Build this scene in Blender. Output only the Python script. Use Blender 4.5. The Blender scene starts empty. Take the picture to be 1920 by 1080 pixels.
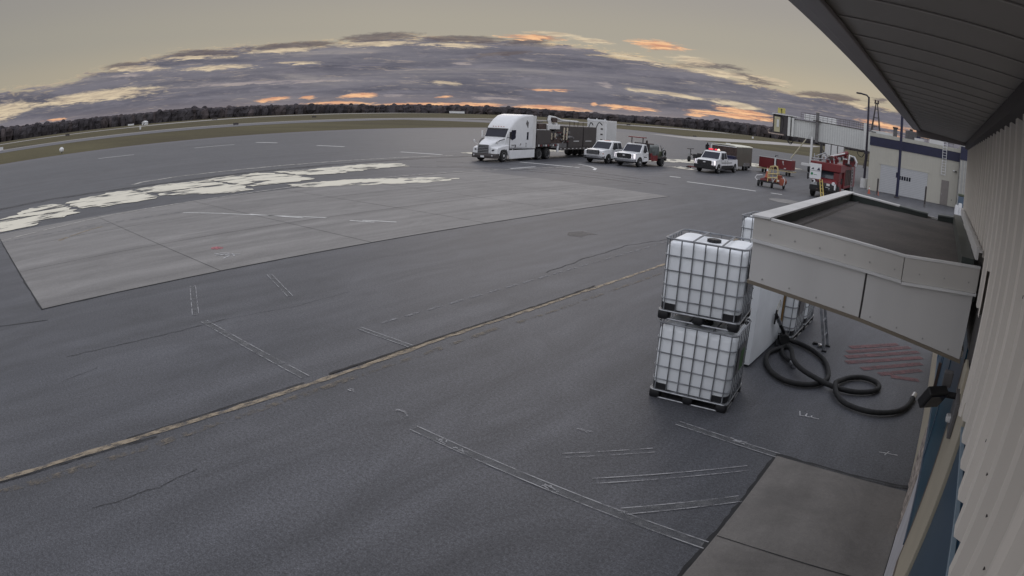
import bpy, bmesh, math, random
from mathutils import Vector, Matrix
random.seed(7)
R = math.radians
S = bpy.context.scene
COL = S.collection
PI = math.pi

# ------------------------------------------------------------------ materials
MATS = {}
def mat(name, col, rough=0.6, metal=0.0, var=0.05, scale=3.0, bump=0.0, bscale=40.0, emit=None, estr=0.0, spec=0.5, streak=None, col2=None, lo=0.3, hi=0.74):
    if name in MATS: return MATS[name]
    m = bpy.data.materials.new(name); m.use_nodes = True
    nt = m.node_tree; n = nt.nodes; l = nt.links
    b = n['Principled BSDF']
    b.inputs['Roughness'].default_value = rough
    b.inputs['Metallic'].default_value = metal
    b.inputs['Specular IOR Level'].default_value = spec
    geo = n.new('ShaderNodeTexCoord')
    mp = n.new('ShaderNodeMapping')
    if streak: mp.inputs['Scale'].default_value = streak
    l.new(geo.outputs['Object'], mp.inputs['Vector'])
    no = n.new('ShaderNodeTexNoise'); no.inputs['Scale'].default_value = scale; no.inputs['Detail'].default_value = 6
    l.new(mp.outputs['Vector'], no.inputs['Vector'])
    rp = n.new('ShaderNodeValToRGB')
    c = Vector(col[:3]); d = Vector(col2[:3]) if col2 else c * (1 - var * 2)
    u = c if col2 else c * (1 + var)
    rp.color_ramp.elements[0].position = lo; rp.color_ramp.elements[1].position = hi
    rp.color_ramp.elements[0].color = (*d, 1); rp.color_ramp.elements[1].color = (*u, 1)
    l.new(no.outputs['Fac'], rp.inputs['Fac'])
    l.new(rp.outputs['Color'], b.inputs['Base Color'])
    if bump:
        n2 = n.new('ShaderNodeTexNoise'); n2.inputs['Scale'].default_value = bscale; n2.inputs['Detail'].default_value = 4
        l.new(geo.outputs['Object'], n2.inputs['Vector'])
        bp = n.new('ShaderNodeBump'); bp.inputs['Strength'].default_value = bump; bp.inputs['Distance'].default_value = 0.02
        l.new(n2.outputs['Fac'], bp.inputs['Height']); l.new(bp.outputs['Normal'], b.inputs['Normal'])
    if emit:
        b.inputs['Emission Color'].default_value = (*emit, 1); b.inputs['Emission Strength'].default_value = estr
    MATS[name] = m
    return m

def ground_mat(name, base, dark, light, speck=0.35, scale=0.12, rough=(0.55, 0.8), streak=(1, 0.35, 1), spec=0.45, fine=55, patch=0.15):
    m = bpy.data.materials.new(name); m.use_nodes = True
    nt = m.node_tree; n = nt.nodes; l = nt.links; b = n['Principled BSDF']
    b.inputs['Specular IOR Level'].default_value = spec
    tc = n.new('ShaderNodeTexCoord')
    mp = n.new('ShaderNodeMapping'); mp.inputs['Scale'].default_value = streak
    l.new(tc.outputs['Object'], mp.inputs['Vector'])
    a = n.new('ShaderNodeTexNoise'); a.inputs['Scale'].default_value = scale; a.inputs['Detail'].default_value = 8; a.inputs['Roughness'].default_value = 0.62
    a.inputs['Distortion'].default_value = 0.6
    l.new(mp.outputs['Vector'], a.inputs['Vector'])
    r = n.new('ShaderNodeValToRGB'); e = r.color_ramp.elements
    e[0].position = 0.3; e[0].color = (*dark, 1); e[1].position = 0.72; e[1].color = (*light, 1)
    k = e.new(0.5); k.color = (*base, 1)
    l.new(a.outputs['Fac'], r.inputs['Fac'])
    # faint tyre streaks running with the traffic
    mp2 = n.new('ShaderNodeMapping'); mp2.inputs['Scale'].default_value = (2.4, 0.06, 1); mp2.inputs['Rotation'].default_value = (0, 0, R(8))
    l.new(tc.outputs['Object'], mp2.inputs['Vector'])
    t = n.new('ShaderNodeTexNoise'); t.inputs['Scale'].default_value = 0.7; t.inputs['Detail'].default_value = 5
    l.new(mp2.outputs['Vector'], t.inputs['Vector'])
    tr = n.new('ShaderNodeMapRange'); tr.inputs['From Min'].default_value = 0.35; tr.inputs['From Max'].default_value = 0.68
    tr.inputs['To Min'].default_value = 0.86; tr.inputs['To Max'].default_value = 1.12
    l.new(t.outputs['Fac'], tr.inputs['Value'])
    f = n.new('ShaderNodeTexNoise'); f.inputs['Scale'].default_value = fine; f.inputs['Detail'].default_value = 3; f.inputs['Roughness'].default_value = 0.8
    l.new(tc.outputs['Object'], f.inputs['Vector'])
    fr = n.new('ShaderNodeMapRange'); fr.inputs['From Min'].default_value = 0.3; fr.inputs['From Max'].default_value = 0.7
    fr.inputs['To Min'].default_value = 1 - speck; fr.inputs['To Max'].default_value = 1 + speck
    l.new(f.outputs['Fac'], fr.inputs['Value'])
    g = n.new('ShaderNodeTexNoise'); g.inputs['Scale'].default_value = 24; g.inputs['Detail'].default_value = 5; g.inputs['Roughness'].default_value = 0.85
    l.new(tc.outputs['Object'], g.inputs['Vector'])
    gr = n.new('ShaderNodeMapRange'); gr.inputs['From Min'].default_value = 0.3; gr.inputs['From Max'].default_value = 0.7
    gr.inputs['To Min'].default_value = 1 - speck*1.05; gr.inputs['To Max'].default_value = 1 + speck*1.3
    l.new(g.outputs['Fac'], gr.inputs['Value'])
    pt = n.new('ShaderNodeTexNoise'); pt.inputs['Scale'].default_value = 0.9; pt.inputs['Detail'].default_value = 9; pt.inputs['Roughness'].default_value = 0.72; pt.inputs['Distortion'].default_value = 1.2
    l.new(mp.outputs['Vector'], pt.inputs['Vector'])
    pr = n.new('ShaderNodeMapRange'); pr.inputs['From Min'].default_value = 0.33; pr.inputs['From Max'].default_value = 0.68; pr.inputs['To Min'].default_value = 1 - patch; pr.inputs['To Max'].default_value = 1 + patch
    l.new(pt.outputs['Fac'], pr.inputs['Value'])
    m0 = n.new('ShaderNodeMath'); m0.operation = 'MULTIPLY'; l.new(pr.outputs[0], m0.inputs[0]); l.new(gr.outputs[0], m0.inputs[1]); gr = m0
    m1 = n.new('ShaderNodeMath'); m1.operation = 'MULTIPLY'; l.new(tr.outputs[0], m1.inputs[0]); l.new(fr.outputs[0], m1.inputs[1])
    m2 = n.new('ShaderNodeMath'); m2.operation = 'MULTIPLY'; l.new(m1.outputs[0], m2.inputs[0]); l.new(gr.outputs[0], m2.inputs[1])
    v = n.new('ShaderNodeVectorMath'); v.operation = 'SCALE'
    l.new(r.outputs['Color'], v.inputs[0]); l.new(m2.outputs[0], v.inputs['Scale'])
    l.new(v.outputs[0], b.inputs['Base Color'])
    rr = n.new('ShaderNodeMapRange'); rr.inputs['To Min'].default_value = rough[0]; rr.inputs['To Max'].default_value = rough[1]
    l.new(a.outputs['Fac'], rr.inputs['Value']); l.new(rr.outputs[0], b.inputs['Roughness'])
    bp = n.new('ShaderNodeBump'); bp.inputs['Strength'].default_value = 0.35; bp.inputs['Distance'].default_value = 0.006
    l.new(f.outputs['Fac'], bp.inputs['Height']); l.new(bp.outputs['Normal'], b.inputs['Normal'])
    MATS[name] = m
    return m

def worn_mat(name, col, cut=0.5, scale=9.0, rough=0.7, soft=0.12, mixcol=None, stretch=(1, 1, 1)):
    """worn paint: a noise mask lets the pavement below show between flakes"""
    m = bpy.data.materials.new(name); m.use_nodes = True
    nt = m.node_tree; n = nt.nodes; l = nt.links; b = n['Principled BSDF']
    b.inputs['Base Color'].default_value = (*col, 1); b.inputs['Roughness'].default_value = rough
    tc = n.new('ShaderNodeTexCoord'); mp = n.new('ShaderNodeMapping'); mp.inputs['Scale'].default_value = stretch
    l.new(tc.outputs['Object'], mp.inputs['Vector'])
    no = n.new('ShaderNodeTexNoise'); no.inputs['Scale'].default_value = scale; no.inputs['Detail'].default_value = 7; no.inputs['Roughness'].default_value = 0.7
    l.new(mp.outputs['Vector'], no.inputs['Vector'])
    mr = n.new('ShaderNodeMapRange'); mr.inputs['From Min'].default_value = cut - soft; mr.inputs['From Max'].default_value = cut + soft
    l.new(no.outputs['Fac'], mr.inputs['Value']); l.new(mr.outputs[0], b.inputs['Alpha'])
    MATS[name] = m
    return m

def glass_mat(name, col=(0.03, 0.04, 0.06), rough=0.08):
    m = mat(name, col, rough=rough, var=0.15, scale=1.5, spec=0.8)
    return m

# ------------------------------------------------------------------ mesh helper
class MB:
    def __init__(s): s.v = []; s.f = []; s.m = []; s.g = []
    def add(s, vs, fs, mi=0, T=None):
        o = len(s.v); s.g.append((o, len(s.f)))
        s.v += [tuple((T @ Vector(v)) if T else v) for v in vs]
        s.f += [tuple(i + o for i in f) for f in fs]; s.m += [mi] * len(fs)
        return s
    def box(s, x0, x1, y0, y1, z0, z1, mi=0, T=None):
        vs = [(x0,y0,z0),(x1,y0,z0),(x1,y1,z0),(x0,y1,z0),(x0,y0,z1),(x1,y0,z1),(x1,y1,z1),(x0,y1,z1)]
        return s.add(vs, [(0,3,2,1),(4,5,6,7),(0,1,5,4),(1,2,6,5),(2,3,7,6),(3,0,4,7)], mi, T)
    def hexa(s, b, t, mi=0, T=None):
        return s.add(list(b) + list(t), [(0,3,2,1),(4,5,6,7),(0,1,5,4),(1,2,6,5),(2,3,7,6),(3,0,4,7)], mi, T)
    def loft(s, loops, mi=0, cap=True, closed=True, T=None):
        n = len(loops[0]); vs = [p for L in loops for p in L]; fs = []
        for k in range(len(loops) - 1):
            for i in range(n if closed else n - 1):
                j = (i + 1) % n
                fs.append((k*n+i, k*n+j, (k+1)*n+j, (k+1)*n+i))
        if cap:
            fs.append(tuple(reversed(range(n)))); fs.append(tuple(range((len(loops)-1)*n, len(loops)*n)))
        return s.add(vs, fs, mi, T)
    def tube(s, pts, r, n=8, mi=0, cap=True, T=None, closed=False):
        pts = [Vector(p) for p in pts]; loops = []
        N = len(pts); up = None
        for i, p in enumerate(pts):
            if closed: d = pts[(i+1) % N] - pts[i-1]
            else: d = pts[min(i+1, N-1)] - pts[max(i-1, 0)]
            d.normalize()
            if up is None:
                up = Vector((0,0,1)) if abs(d.z) < 0.9 else Vector((1,0,0))
            a = d.cross(up).normalized(); b = a.cross(d).normalized(); up = b
            rr = r[i] if isinstance(r, (list, tuple)) else r
            loops.append([tuple(p + a*math.cos(2*PI*k/n)*rr + b*math.sin(2*PI*k/n)*rr) for k in range(n)])
        if closed: loops.append(loops[0]); cap = False
        return s.loft(loops, mi, cap, T=T)
    def cyl(s, a, b, r, n=16, mi=0, r2=None, T=None):
        return s.tube([a, b], [r, r if r2 is None else r2], n, mi, T=T)
    def prof(s, pts, axis, a, b, mi=0, T=None):
        """extrude a 2D outline between a and b along axis ('x': pts are (y,z); 'y': (x,z); 'z': (x,y))"""
        mk = {'x': lambda p, t: (t, p[0], p[1]), 'y': lambda p, t: (p[0], t, p[1]), 'z': lambda p, t: (p[0], p[1], t)}[axis]
        return s.loft([[mk(p, a) for p in pts], [mk(p, b) for p in pts]], mi, T=T)
    def sphere(s, c, r, n=12, m=8, mi=0, sc=(1,1,1), T=None):
        loops = []
        for k in range(m + 1):
            t = PI * k / m; rr = max(math.sin(t), 1e-3) * r
            loops.append([(c[0]+rr*math.cos(2*PI*i/n)*sc[0], c[1]+rr*math.sin(2*PI*i/n)*sc[1], c[2]-r*math.cos(t)*sc[2]) for i in range(n)])
        return s.loft(loops, mi, T=T)
    def warp(s, fn):
        s.v = [fn(*p) for p in s.v]; return s
    def each(s, name, mats, parent=None, **k):
        """every added shape becomes a part of its own"""
        out = []; G = s.g + [(len(s.v), len(s.f))]
        for (v0, f0), (v1, f1) in zip(G, G[1:]):
            q = MB(); q.v = s.v[v0:v1]; q.f = [tuple(i-v0 for i in f) for f in s.f[f0:f1]]; q.m = s.m[f0:f1]
            out.append(q.build(name, mats, parent, **k))
        return out[0]
    def build(s, name, mats, parent=None, bevel=0, smooth=False, seg=2):
        me = bpy.data.meshes.new(name); me.from_pydata(s.v, [], s.f)
        if not isinstance(mats, (list, tuple)): mats = [mats]
        for q in mats: me.materials.append(q)
        for p, i in zip(me.polygons, s.m):
            p.material_index = i
        bm = bmesh.new(); bm.from_mesh(me); bmesh.ops.recalc_face_normals(bm, faces=bm.faces); bm.to_mesh(me); bm.free()
        if smooth:
            for p in me.polygons: p.use_smooth = True
            try: me.set_sharp_from_angle(angle=R(38))
            except Exception: pass
        o = bpy.data.objects.new(name, me); COL.objects.link(o)
        if parent: o.parent = parent
        if bevel:
            b = o.modifiers.new('bevel', 'BEVEL'); b.width = bevel; b.segments = seg; b.limit_method = 'ANGLE'; b.angle_limit = R(40)
            b.use_clamp_overlap = True
        return o

def tag(o, label=None, cat=None, group=None, kind=None):
    if label: o['label'] = label
    if cat: o['category'] = cat
    if group: o['group'] = group
    if kind: o['kind'] = kind
    return o
def thing(name, label, cat, loc=(0,0,0), rz=0, group=None):
    o = bpy.data.objects.new(name, None); COL.objects.link(o); o.location = loc; o.rotation_euler = (0,0,rz)
    o.empty_display_size = 0.3
    return tag(o, label, cat, group)
def struct(o, label=None, cat=None, kind='structure'):
    return tag(o, label, cat, None, kind)
def copy_tree(o, parent=None):
    c = o.copy(); COL.objects.link(c); c.parent = parent
    for ch in list(o.children): copy_tree(ch, c)
    return c
def rrect(hw, hh, r, n=4, cx=0, cy=0):
    out = []
    for (sx, sy, a0) in ((1,1,0),(-1,1,90),(-1,-1,180),(1,-1,270)):
        for k in range(n+1):
            a = R(a0 + 90*k/n)
            out.append((cx + sx*(hw-r) + r*math.cos(a), cy + sy*(hh-r) + r*math.sin(a)))
    return out
def sheet(name, pts, z, m, kind='structure', label=None, cat=None):
    b = MB(); b.add([(x, y, z) for x, y in pts], [tuple(range(len(pts)))])
    return tag(b.build(name, m), label, cat, None, kind)
def strip_mesh(b, a, c, w, z):
    a = Vector(a); c = Vector(c); d = (c - a).normalized(); n = Vector((-d.y, d.x)) * w / 2
    b.add([(*(a-n), z), (*(c-n), z), (*(c+n), z), (*(a+n), z)], [(0,1,2,3)])
def ragged(b, pts, w, z, amp=0.02, step=0.15, seed=1):
    """a line with uneven edges following pts"""
    rnd = random.Random(seed); P = []
    for i in range(len(pts)-1):
        a = Vector(pts[i]); c = Vector(pts[i+1]); k = max(1, int((c-a).length/step))
        for j in range(k): P.append(a.lerp(c, j/k))
    P.append(Vector(pts[-1])); vs = []
    for i, p in enumerate(P):
        d = (P[min(i+1, len(P)-1)] - P[max(i-1, 0)]).normalized(); n = Vector((-d.y, d.x))
        j = rnd.uniform(-amp, amp); ww = w/2*rnd.uniform(0.65, 1.3)
        vs.append((*(p + n*(ww+j)), z)); vs.append((*(p - n*(ww-j)), z))
    b.add(vs, [(2*i, 2*i+1, 2*i+3, 2*i+2) for i in range(len(P)-1)])

def smooth_path2(P, k=6):
    P = [Vector(p) for p in P]; out = []
    for i in range(len(P)-1):
        p0 = P[max(i-1,0)]; p1 = P[i]; p2 = P[i+1]; p3 = P[min(i+2,len(P)-1)]
        for j in range(k):
            t_ = j/k; out.append(0.5*((2*p1)+(-p0+p2)*t_+(2*p0-5*p1+4*p2-p3)*t_*t_+(-p0+3*p1-3*p2+p3)*t_**3))
    out.append(P[-1]); return out

# ------------------------------------------------------------------ camera (wide security-camera lens)
cd = bpy.data.cameras.new('camera'); cam = bpy.data.objects.new('camera', cd); COL.objects.link(cam)
S.camera = cam
cd.type = 'PANO'; cd.sensor_fit = 'HORIZONTAL'; cd.sensor_width = 36; cd.sensor_height = 20.25
cd.clip_start = 0.02; cd.clip_end = 20000
k1, k3 = 0.80026022, 0.05785794
pit, rol, yaw = 0.26333172, 0.04480788, R(38.0)
g = 1.92/36
for holder in (cd, getattr(cd, 'cycles', None)):
    try:
        holder.panorama_type = 'FISHEYE_LENS_POLYNOMIAL'
        holder.fisheye_fov = R(178)
        holder.fisheye_polynomial_k0 = 0.0; holder.fisheye_polynomial_k1 = -k1*g
        holder.fisheye_polynomial_k2 = 0.0; holder.fisheye_polynomial_k3 = -k3*g**3; holder.fisheye_polynomial_k4 = 0.0
    except Exception as ex: print('cam', ex)
H = 3.9
Mx = Matrix.Rotation(yaw, 4, 'Z') @ Matrix.Rotation(PI/2 - pit, 4, 'X') @ Matrix.Rotation(rol, 4, 'Z')
cam.matrix_world = Matrix.Translation((0, 0, H)) @ Mx

# ------------------------------------------------------------------ sky (clouds placed by compass bearing and height above the horizon)
STREAKS = [(-85.13,2.357,3.51,0.0586,0.757,'c',0.9),(-75.74,2.671,6.41,0.0143,0.477,'c',1.0),(-76.44,2.581,4.13,-0.0544,0.298,'c',0.7),(-60.03,2.778,9.31,-0.0033,0.134,'p',0.8),(-57.74,2.62,3.3,0.024,0.122,'p',0.5),(-79.86,1.06,1.45,-0.019,0.118,'o',0.8),(-59.52,1.245,1.94,0.067,0.158,'o',1),(-56.26,1.312,0.56,0.0968,0.152,'o',0.9),(-51.87,1.397,1.76,0.0428,0.208,'o',1),(-48.88,1.38,1.22,0.0016,0.122,'p',0.7),(-44.58,1.282,0.91,0.0707,0.122,'o',0.8),(-39.87,1.293,2.97,-0.009,0.122,'p',0.9),(-53.67,0.755,3.04,-0.0105,0.152,'o',0.8),(-46.04,0.642,4.59,0.0129,0.134,'o',0.8),(-41.9,0.662,3.2,0.0154,0.195,'o',1),(-35.38,0.641,3.32,0.0072,0.244,'o',1),(-35.68,2.238,2.17,0.034,0.123,'o',0.6),(-44.66,2.512,1.68,-0.0652,0.172,'c',0.8),(-31.63,1.237,0.32,-0.0012,0.153,'o',1.2),(-28.69,1.148,2.47,-0.021,0.195,'o',1),(-25.32,2.677,4.31,-0.0461,0.183,'c',0.9),(-19.28,2.335,2.43,-0.0849,0.303,'c',1.1),(-18.47,1.805,2.98,-0.0516,0.242,'o',1.0),(-19.62,1.402,4.15,-0.0068,0.218,'o',1),(-22.81,1.086,1.17,0.0059,0.152,'o',0.8),(-30.79,3.024,0.69,0.0066,0.307,'p',0.5),(-5.8,2.456,2.4,-0.041,0.238,'o',0.9),(-5.77,1.741,1.64,0.0213,0.178,'o',0.9),(-8.38,3.759,0.88,-0.1927,0.24,'c',0.8),(-2.37,2.31,1.81,-0.108,0.236,'o',0.8),(-66.8,5.308,3.68,-0.0117,0.183,'c',0.5),(-58.73,5.508,3.67,0.0371,0.216,'c',0.8),(-64.54,4.289,3.88,-0.0079,0.244,'c',0.6),(-57.71,4.374,2.48,-0.0216,0.154,'c',0.6),(-50.43,5.953,3.7,0.0366,0.248,'c',1),(-43.74,5.928,3.45,-0.0175,0.187,'c',0.8),(-37.36,6.877,2.98,0.0172,0.25,'o',0.6),(-35.89,7.286,2.41,-0.0047,0.187,'c',1.2),(-32.2,6.888,2.19,-0.0622,0.249,'c',1.2),(-26.3,6.934,2.56,-0.0398,0.435,'o',0.7),(-42.97,4.278,0.92,-0.051,0.124,'p',0.8),(-23.23,5.796,2.35,-0.0396,0.432,'c',0.7),(-20.61,4.945,3.07,-0.0574,0.307,'c',0.6),(-16.09,4.889,2.41,-0.1368,0.244,'c',0.5),(-71.96,4.698,3.53,-0.0673,0.302,'c',0.4),(-72.79,4.175,1.89,0.0013,0.241,'p',0.5),(-34.58,6.061,2.06,0.0138,0.186,'p',0.5),(-28.11,5.537,3.02,-0.136,0.155,'c',0.6),(-39.81,5.255,2.73,0.1359,0.186,'d',0.8),(-66.08,5.565,3.43,-0.0392,0.367,'d',0.9),(-73.35,4.983,1.9,-0.0114,0.362,'d',0.9),(-57.94,5.941,4.25,0.0365,0.309,'d',0.9),(-50.24,6.595,3.47,0.0474,0.373,'d',1),(-42.85,6.485,3.9,0.0033,0.312,'d',0.9),(-37.35,6.633,2.51,0.1454,0.436,'d',0.6),(-26.3,6.685,1.16,0.0089,0.248,'d',0.3),(-21.8,5.527,3.29,0.021,0.308,'d',0.6),(-18.0,4.846,2.87,-0.0849,0.367,'d',0.7),(-10.96,4.212,3.68,0.0293,0.302,'d',0.7),(-6.41,4.595,0.88,0.1032,0.18,'d',0.7)]
def mk(nt):
    N = nt.nodes; LK = nt.links
    for q in list(N): N.remove(q)
    class X: pass
    x = X()
    def nd(t, **k):
        q = N.new(t)
        for a, v in k.items(): setattr(q, a, v)
        return q
    def mth(op, a, b=None, c=None):
        q = nd('ShaderNodeMath', operation=op)
        for i, v in enumerate((a, b, c)):
            if v is None: continue
            if isinstance(v, (int, float)): q.inputs[i].default_value = v
            else: LK.new(v, q.inputs[i])
        return q.outputs[0]
    def mixc(f, a, b, mode='MIX'):
        q = nd('ShaderNodeMix', data_type='RGBA', blend_type=mode)
        for i, v in ((0, f), (6, a), (7, b)):
            if isinstance(v, (int, float)): q.inputs[i].default_value = v
            elif isinstance(v, tuple): q.inputs[i].default_value = (*v, 1)
            else: LK.new(v, q.inputs[i])
        return q.outputs[2]
    def rng(v, a, b, c=0.0, d=1.0, smooth=True):
        q = nd('ShaderNodeMapRange'); q.interpolation_type = 'SMOOTHSTEP' if smooth else 'LINEAR'
        LK.new(v, q.inputs['Value']); q.inputs['From Min'].default_value = a; q.inputs['From Max'].default_value = b
        q.inputs['To Min'].default_value = c; q.inputs['To Max'].default_value = d
        return q.outputs[0]
    def ramp(v, pts, interp='EASE'):
        q = nd('ShaderNodeValToRGB'); q.color_ramp.interpolation = interp; e = q.color_ramp.elements
        e[0].position, e[0].color = pts[0][0], (*pts[0][1], 1); e[1].position, e[1].color = pts[-1][0], (*pts[-1][1], 1)
        for p, c in pts[1:-1]:
            k = e.new(p); k.color = (*c, 1)
        LK.new(v, q.inputs['Fac']); return q.outputs['Color']
    def bearing(vec):
        sp = nd('ShaderNodeSeparateXYZ'); LK.new(vec, sp.inputs[0])
        return mth('MULTIPLY', mth('ARCTAN2', sp.outputs[0], sp.outputs[1]), 180/PI), mth('MULTIPLY', mth('ARCSINE', sp.outputs[2]), 180/PI)
    def clear(az, el):
        c = ramp(rng(el, 0, 40, smooth=False), [(0.0, sg(214, 182, 146)), (0.10, sg(184, 173, 151)), (0.19, sg(169, 163, 150)), (0.30, sg(160, 155, 149)), (0.50, sg(156, 154, 153)), (0.8, sg(160, 162, 168)), (1.0, sg(172, 176, 186))])
        return mixc(rng(az, -92, -50, 0.40, 0.0, False), c, sg(126, 127, 124))
    for k, v in dict(nd=nd, mth=mth, mixc=mixc, rng=rng, ramp=ramp, bearing=bearing, clear=clear, LK=LK).items(): setattr(x, k, v)
    return x
def sg(r, g_, b): return tuple(((c/255+0.055)/1.055)**2.4 if c > 10 else c/255/12.92 for c in (r, g_, b))
# world: plain clear dusk sky overhead, the physical sky added behind the camera
w = bpy.data.worlds.new("World"); S.world = w; w.use_nodes = True
x = mk(w.node_tree)
tc = x.nd('ShaderNodeTexCoord'); az, el = x.bearing(tc.outputs['Generated'])
sky = x.nd('ShaderNodeTexSky', sky_type='NISHITA'); sky.sun_disc = False
SUN_EL, SUN_AZ = R(3.0), R(-38)
sky.sun_elevation = SUN_EL; sky.sun_rotation = SUN_AZ
sky.altitude = 100; sky.air_density = 1.0; sky.dust_density = 2.0
over = x.ramp(x.rng(el, 0, 90, smooth=False), [(0.0, (0.66, 0.66, 0.70)), (0.35, (0.80, 0.80, 0.86)), (1.0, (0.84, 0.86, 0.96))])
over = x.mixc(1.0, over, x.mixc(1.0, sky.outputs[0], (0.05, 0.05, 0.05), 'MULTIPLY'), 'ADD')
inview = x.mth('MULTIPLY', x.rng(el, 12, 32, 1.0, 0.0), x.rng(x.mth('ABSOLUTE', x.mth('ADD', az, 40)), 60, 90, 1.0, 0.0))
bg = x.nd('ShaderNodeBackground'); x.LK.new(x.mixc(inview, over, x.clear(az, el)), bg.inputs['Color'])
wo = x.nd('ShaderNodeOutputWorld'); x.LK.new(bg.outputs[0], wo.inputs['Surface'])
w.cycles.sampling_method = 'MANUAL'; w.cycles.sample_map_resolution = 256

# cloud bank: a real backdrop far out round the field, glowing as the sky does
M_sky = bpy.data.materials.new('dusk_clouds'); M_sky.use_nodes = True
x = mk(M_sky.node_tree); nd, mth, mixc, rng, ramp, LK = x.nd, x.mth, x.mixc, x.rng, x.ramp, x.LK
gp = nd('ShaderNodeNewGeometry'); vs_ = nd('ShaderNodeVectorMath', operation='SUBTRACT'); LK.new(gp.outputs['Position'], vs_.inputs[0]); vs_.inputs[1].default_value = (0, 0, 3.9)
vn = nd('ShaderNodeVectorMath', operation='NORMALIZE'); LK.new(vs_.outputs[0], vn.inputs[0])
az, el = x.bearing(vn.outputs[0])
cb = nd('ShaderNodeCombineXYZ'); LK.new(az, cb.inputs[0]); LK.new(el, cb.inputs[1])
def noise(sx, sy, detail=6, rough=0.6, off=0.0, dist=0.0, src=None):
    mp = nd('ShaderNodeMapping'); mp.inputs['Scale'].default_value = (sx, sy, 1); mp.inputs['Location'].default_value = (off, off*0.7, off)
    LK.new(src or cb.outputs[0], mp.inputs['Vector'])
    q = nd('ShaderNodeTexNoise'); q.inputs['Scale'].default_value = 1; q.inputs['Detail'].default_value = detail; q.inputs['Roughness'].default_value = rough
    q.inputs['Distortion'].default_value = dist
    LK.new(mp.outputs[0], q.inputs['Vector']); return q.outputs['Fac']
n_big = noise(0.06, 0.8, 7, 0.58, 3.1, 0.4)
n_mid = noise(0.40, 2.6, 7, 0.65, 11.7, 0.5)
n_fine = noise(1.1, 6.0, 6, 0.7, 5.3, 0.4)
clear = x.clear(az, el)
azn = rng(az, -90, 0, smooth=False)
tops = [(-85.44,4.09),(-80.1,4.02),(-75.24,4.91),(-69.03,5.85),(-54.62,6.11),(-48.15,6.75),(-43.54,6.5),(-37.14,6.7),(-30.21,5.9),(-23.21,5.07),(-18.48,4.55),(-13.67,4.05),(-5,4.0)]
top = ramp(azn, [((a+90)/90, (e/10,)*3) for a, e in tops], 'LINEAR')
topv = nd('ShaderNodeSeparateColor'); LK.new(top, topv.inputs[0])
tope = mth('ADD', mth('MULTIPLY', topv.outputs[0], 10.0), mth('MULTIPLY', mth('SUBTRACT', n_mid, 0.5), 2.2))
tope = mth('ADD', tope, mth('MULTIPLY', mth('SUBTRACT', n_fine, 0.5), 1.3))
dd = mth('SUBTRACT', tope, el)
bank = rng(dd, -0.10, 0.30)
body = ramp(n_big, [(0.30, sg(84, 84, 95)), (0.44, sg(101, 100, 110)), (0.56, sg(115, 113, 121)), (0.70, sg(142, 137, 139))])
body = mixc(mth('MULTIPLY', rng(n_mid, 0.48, 0.72), 0.42), body, sg(140, 135, 144))
body = mixc(mth('MULTIPLY', rng(n_mid, 0.46, 0.28), 0.35), body, sg(84, 82, 96))
body = mixc(mth('MULTIPLY', rng(n_fine, 0.5, 0.75), 0.30), body, sg(154, 146, 148))
body = mixc(rng(el, 0.2, 1.8, 0.5, 0.0), body, sg(150, 138, 138))
n_lay = noise(0.075, 1.5, 7, 0.58, 33.0, 0.5)
edge = mth('MULTIPLY', rng(mth('ABSOLUTE', mth('SUBTRACT', n_lay, 0.54)), 0.0, 0.022, 1.0, 0.0), rng(n_mid, 0.45, 0.62))
body = mixc(mth('MULTIPLY', rng(n_lay, 0.55, 0.75), 0.35), body, sg(80, 79, 92))
body = mixc(mth('MULTIPLY', rng(n_lay, 0.53, 0.40), 0.25), body, sg(132, 129, 138))
body = mixc(mth('MULTIPLY', edge, 0.38), body, sg(196, 178, 158))
rim = mth('MULTIPLY', rng(mth('ABSOLUTE', mth('SUBTRACT', dd, 0.10)), 0.0, 0.36, 1.0, 0.0), rng(n_fine, 0.38, 0.62, 0.05, 1.0))
col = mixc(bank, clear, body)
azr = rng(mth('ABSOLUTE', mth('ADD', az, 34)), 8, 42, 1.0, 0.45)
col = mixc(mth('MULTIPLY', mth('MULTIPLY', rim, azr), 0.8), col, sg(226, 200, 160))
n_str = noise(0.55, 5.0, 6, 0.62, 21.3, 0.6)
wx = mth('MULTIPLY', mth('SUBTRACT', n_mid, 0.5), 2.5)
wy = mth('MULTIPLY', mth('SUBTRACT', n_str, 0.5), 0.55)
cw = nd('ShaderNodeCombineXYZ'); LK.new(mth('ADD', az, wx), cw.inputs[0]); LK.new(mth('ADD', el, wy), cw.inputs[1])
COLS = {'o': sg(252, 200, 152), 'c': sg(222, 204, 174), 'p': sg(176, 164, 160), 'd': sg(100, 92, 95)}
COLS2 = {'o': sg(205, 150, 122), 'c': sg(184, 168, 148), 'p': sg(150, 142, 146), 'd': sg(116, 108, 108)}
acc = {}
for a, e, ha, sl, hw, k, s in STREAKS:
    mp = nd('ShaderNodeMapping'); mp.vector_type = 'TEXTURE'
    mp.inputs['Location'].default_value = (a, e, 0); mp.inputs['Rotation'].default_value = (0, 0, math.atan(sl))
    mp.inputs['Scale'].default_value = (max(ha, 0.3)*1.35, max(hw, 0.1)*1.5, 1)
    LK.new(cw.outputs[0], mp.inputs['Vector'])
    gr = nd('ShaderNodeTexGradient', gradient_type='SPHERICAL'); LK.new(mp.outputs[0], gr.inputs['Vector'])
    v = mth('MULTIPLY', gr.outputs['Fac'], float(0.55 + 0.45*min(s, 1.2)))
    acc[k] = v if k not in acc else mth('MAXIMUM', acc[k], v)
rag = mth('ADD', mth('MULTIPLY', mth('SUBTRACT', n_str, 0.5), 1.1), mth('MULTIPLY', mth('SUBTRACT', n_fine, 0.5), 1.2))
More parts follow.
